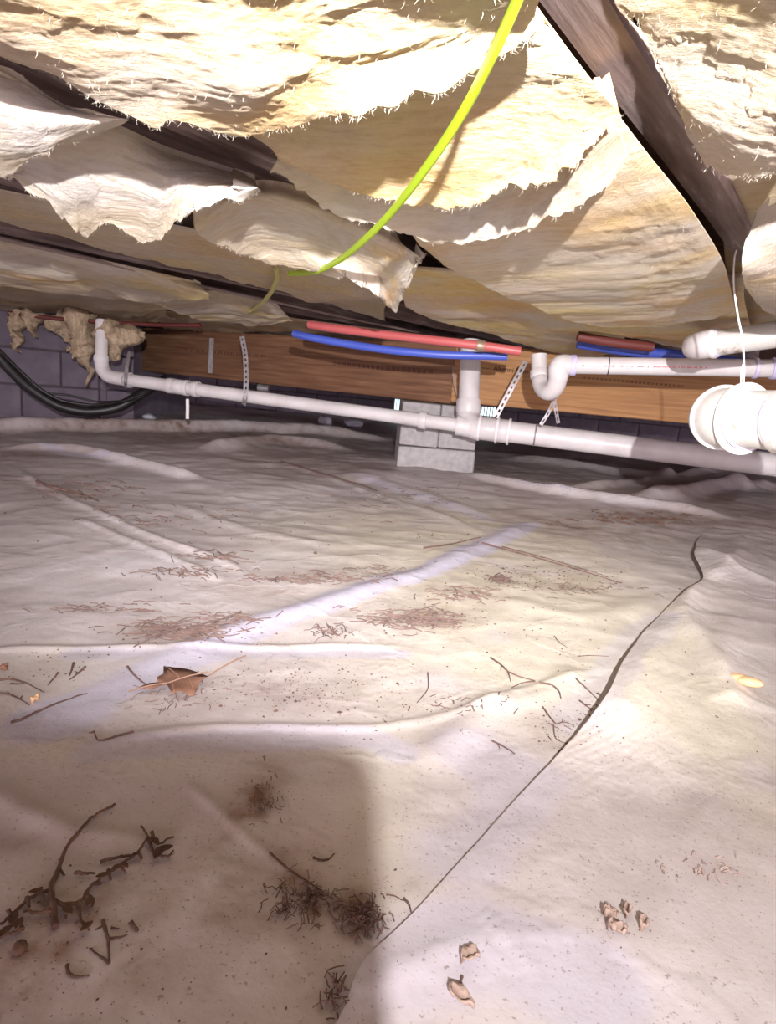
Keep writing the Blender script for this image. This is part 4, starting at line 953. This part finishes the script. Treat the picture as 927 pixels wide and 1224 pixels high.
# needles and crumbs
def needles(label, px, py, rx, ry, n, ln=.03, m_=NEEDLE, seed=0, name='pine_needles', bias=None, r_=.0007):
    rs = random.Random(seed * 31 + 5); g = Geo(); c0 = fl(px, py)
    r_ *= .8; n = int(n * .95)
    for _ in range(n):
        x = px + rs.gauss(0, rx * .5); y = py + rs.gauss(0, ry * .5); p = on_ground(x, y, .0015); a = rs.gauss(bias, .5) if bias is not None else rs.uniform(0, 6.28)
        L = .7 * ln * rs.uniform(.4, 1.1); dv_ = np.array([math.cos(a), math.sin(a), 0]); sd = np.array([-dv_[1], dv_[0], 0]); bend = rs.uniform(-.12, .12) * L; z1 = rs.uniform(0, .006)
        pts = [p - dv_ * L / 2 + [0, 0, rs.uniform(0, .003)], p + sd * bend + [0, 0, z1], p + dv_ * L / 2 + [0, 0, rs.uniform(0, .004)]]
        V = []
        for q in pts: V += [q + sd * r_, q - sd * r_, q + np.array([0, 0, r_ * 1.5])]
        Fs = [(i * 3 + k, i * 3 + (k + 1) % 3, i * 3 + 3 + (k + 1) % 3, i * 3 + 3 + k) for i in range(2) for k in range(3)]
        g.add(V, Fs)
    o = g.build(name, m_, smooth=False); return tag(o, label, 'pine needles', 'pine needle clumps', 'stuff')
needles('large clump of pine needles above the brown leaf', 215, 756, 68, 12, 150, .05, seed=1, bias=.2, r_=.0011)
needles('tail of pine needles right of the large clump', 270, 740, 55, 7, 40, .05, seed=2, bias=.2, r_=.001)
needles('pine needle clump below the clean fold, mid sheet', 500, 742, 60, 12, 150, .045, seed=3, bias=.1, r_=.0011)
needles('upper pine needle drift right of the clean fold', 555, 712, 50, 10, 60, .045, seed=4, bias=-.2, r_=.001)
needles('small curly needle tuft under the clean fold', 393, 757, 22, 9, 45, .03, seed=5, r_=.0009)
needles('needle line along the upper side of the clean fold', 375, 694, 75, 6, 80, .05, seed=6, bias=0, r_=.0011)
needles('needles near the clean fold bend left of the long stick', 455, 683, 35, 6, 35, .04, seed=7, bias=.4)
needles('star shaped reddish burr left of the long stick end', 600, 694, 12, 5, 60, .04, seed=8, r_=.0011)
needles('thin needle scatter below the long straight stick', 680, 706, 70, 9, 50, .035, seed=9, bias=-.1, r_=.0008)
needles('needle litter around the brown leaf', 215, 838, 60, 22, 45, .022, seed=10)
needles('dark needle streak upper in the round shadow', 318, 958, 18, 30, 55, .010, m_=DARKTWIG, seed=11, bias=2.3, r_=.0006)
needles('dense dark needle clump in the round shadow', 362, 1082, 42, 28, 130, .016, m_=DARKTWIG, seed=12, r_=.0006)
needles('needle clump straddling the right rim of the shadow', 432, 1100, 34, 26, 120, .018, m_=TWIG, seed=13, r_=.0006)
needles('needle bits near the bottom end of the diagonal edge', 402, 1190, 14, 26, 30, .016, m_=DARKTWIG, seed=14, r_=.0007)
needles('needle row far left along a low fold', 255, 668, 45, 8, 35, .06, seed=15, bias=-.4, r_=.0013)
needles('needle drift in the far left middle', 220, 686, 60, 8, 40, .05, seed=16, bias=-.4, r_=.0012)
needles('needle scatter beyond the left folds', 90, 585, 80, 12, 40, .08, seed=17, bias=-.3, r_=.002)
needles('needle scatter on the middle left', 200, 615, 80, 18, 40, .06, seed=18, bias=-.1, r_=.0016)
needles('needles gathered in the crease at left above the leaf', 130, 728, 80, 7, 35, .045, seed=19, bias=.05, r_=.001)
needles('needle scatter on the far sheet before the pier', 480, 590, 90, 22, 45, .06, seed=20, bias=-.2, r_=.0016)
needles('sparse fine litter along the near crease', 560, 845, 60, 14, 25, .02, seed=21)
needles('sparse fine litter on the right-hand sheet', 850, 1040, 60, 18, 30, .010, m_=FLAKE, seed=22, r_=.0006)
needles('dirt streak beneath the far rolled fold', 770, 620, 90, 8, 70, .06, m_=DARKTWIG, seed=23, bias=-.2, r_=.002)

g = Geo(); rs = random.Random(3)
def crumb(px, py, s):
    p = on_ground(px, py, s * .4); a = rs.uniform(.6, 1.5); o6 = [(s * a, 0, 0), (0, s, 0), (-s * a, 0, 0), (0, -s * .8, 0), (0, 0, s * .7), (0, 0, -s * .5)]; an = rs.uniform(0, 6.28); ca, sa = math.cos(an), math.sin(an)
    g.add([p + np.array([x * ca - y * sa, x * sa + y * ca, z]) for x, y, z in o6], [(0, 1, 4), (1, 2, 4), (2, 3, 4), (3, 0, 4), (1, 0, 5), (2, 1, 5), (3, 2, 5), (0, 3, 5)])
for px, py, rx, ry, n, s in ((360, 822, 120, 32, 260, .0012), (650, 690, 90, 16, 220, .0017), (310, 960, 60, 60, 90, .0008), (370, 1080, 90, 60, 200, .0008), (470, 1070, 70, 40, 160, .0006), (100, 1110, 140, 90, 120, .001), (740, 1105, 45, 22, 90, .0009), (840, 1060, 90, 30, 60, .0008), (520, 735, 80, 20, 90, .0014), (215, 755, 90, 16, 90, .0015), (60, 790, 70, 30, 40, .0013), (250, 1150, 180, 80, 80, .0008), (560, 930, 160, 80, 60, .0009), (850, 800, 80, 110, 35, .0012), (700, 1000, 200, 120, 50, .0008), (300, 640, 300, 60, 140, .002), (700, 850, 60, 40, 40, .0012), (660, 870, 30, 30, 70, .0009), (450, 850, 200, 40, 100, .001), (650, 760, 120, 40, 60, .0014)):
    for _ in range(n):
        x = px + rs.gauss(0, rx * .55); y = py + rs.gauss(0, ry * .55)
        if y < 560: continue
        crumb(x, y, (.55 if y > 900 else 1) * s * rs.uniform(.4, 1.6) * (1.8 if rs.random() < .06 else 1))
tag(g.build('soil_crumbs', SPECK, smooth=False), 'fine dark soil crumbs scattered over the plastic sheets', 'dirt', kind='stuff')

# ------------------------------------------------------------------ the phone that takes the picture, behind the lens
g = Geo(); c_ = [(-.052 + .010 * math.cos(a), .0 + .010 * math.sin(a)) for a in np.linspace(0, 1, 2)]
x0, x1, z0, z1, rr = -.090, .0525, .300, .4055, .014; pts = []
for cx_, cz_, a0_ in ((x1 - rr, z1 - rr, 0), (x0 + rr, z1 - rr, 90), (x0 + rr, z0 + rr, 180), (x1 - rr, z0 + rr, 270)):
    for k in range(7): a_ = math.radians(a0_ + 15 * k); pts.append((cx_ + rr * math.cos(a_), cz_ + rr * math.sin(a_)))
n_ = len(pts); V = [(x, -.022, z) for x, z in pts] + [(x, -.012, z) for x, z in pts]
g.add(V, [tuple(range(n_)), tuple(range(n_, 2 * n_))[::-1]] + [(i, i + n_, (i + 1) % n_ + n_, (i + 1) % n_) for i in range(n_)])
tag(g.build('smartphone', PHONE, smooth=False), 'black phone held behind the lens that throws the round shadow', 'phone')
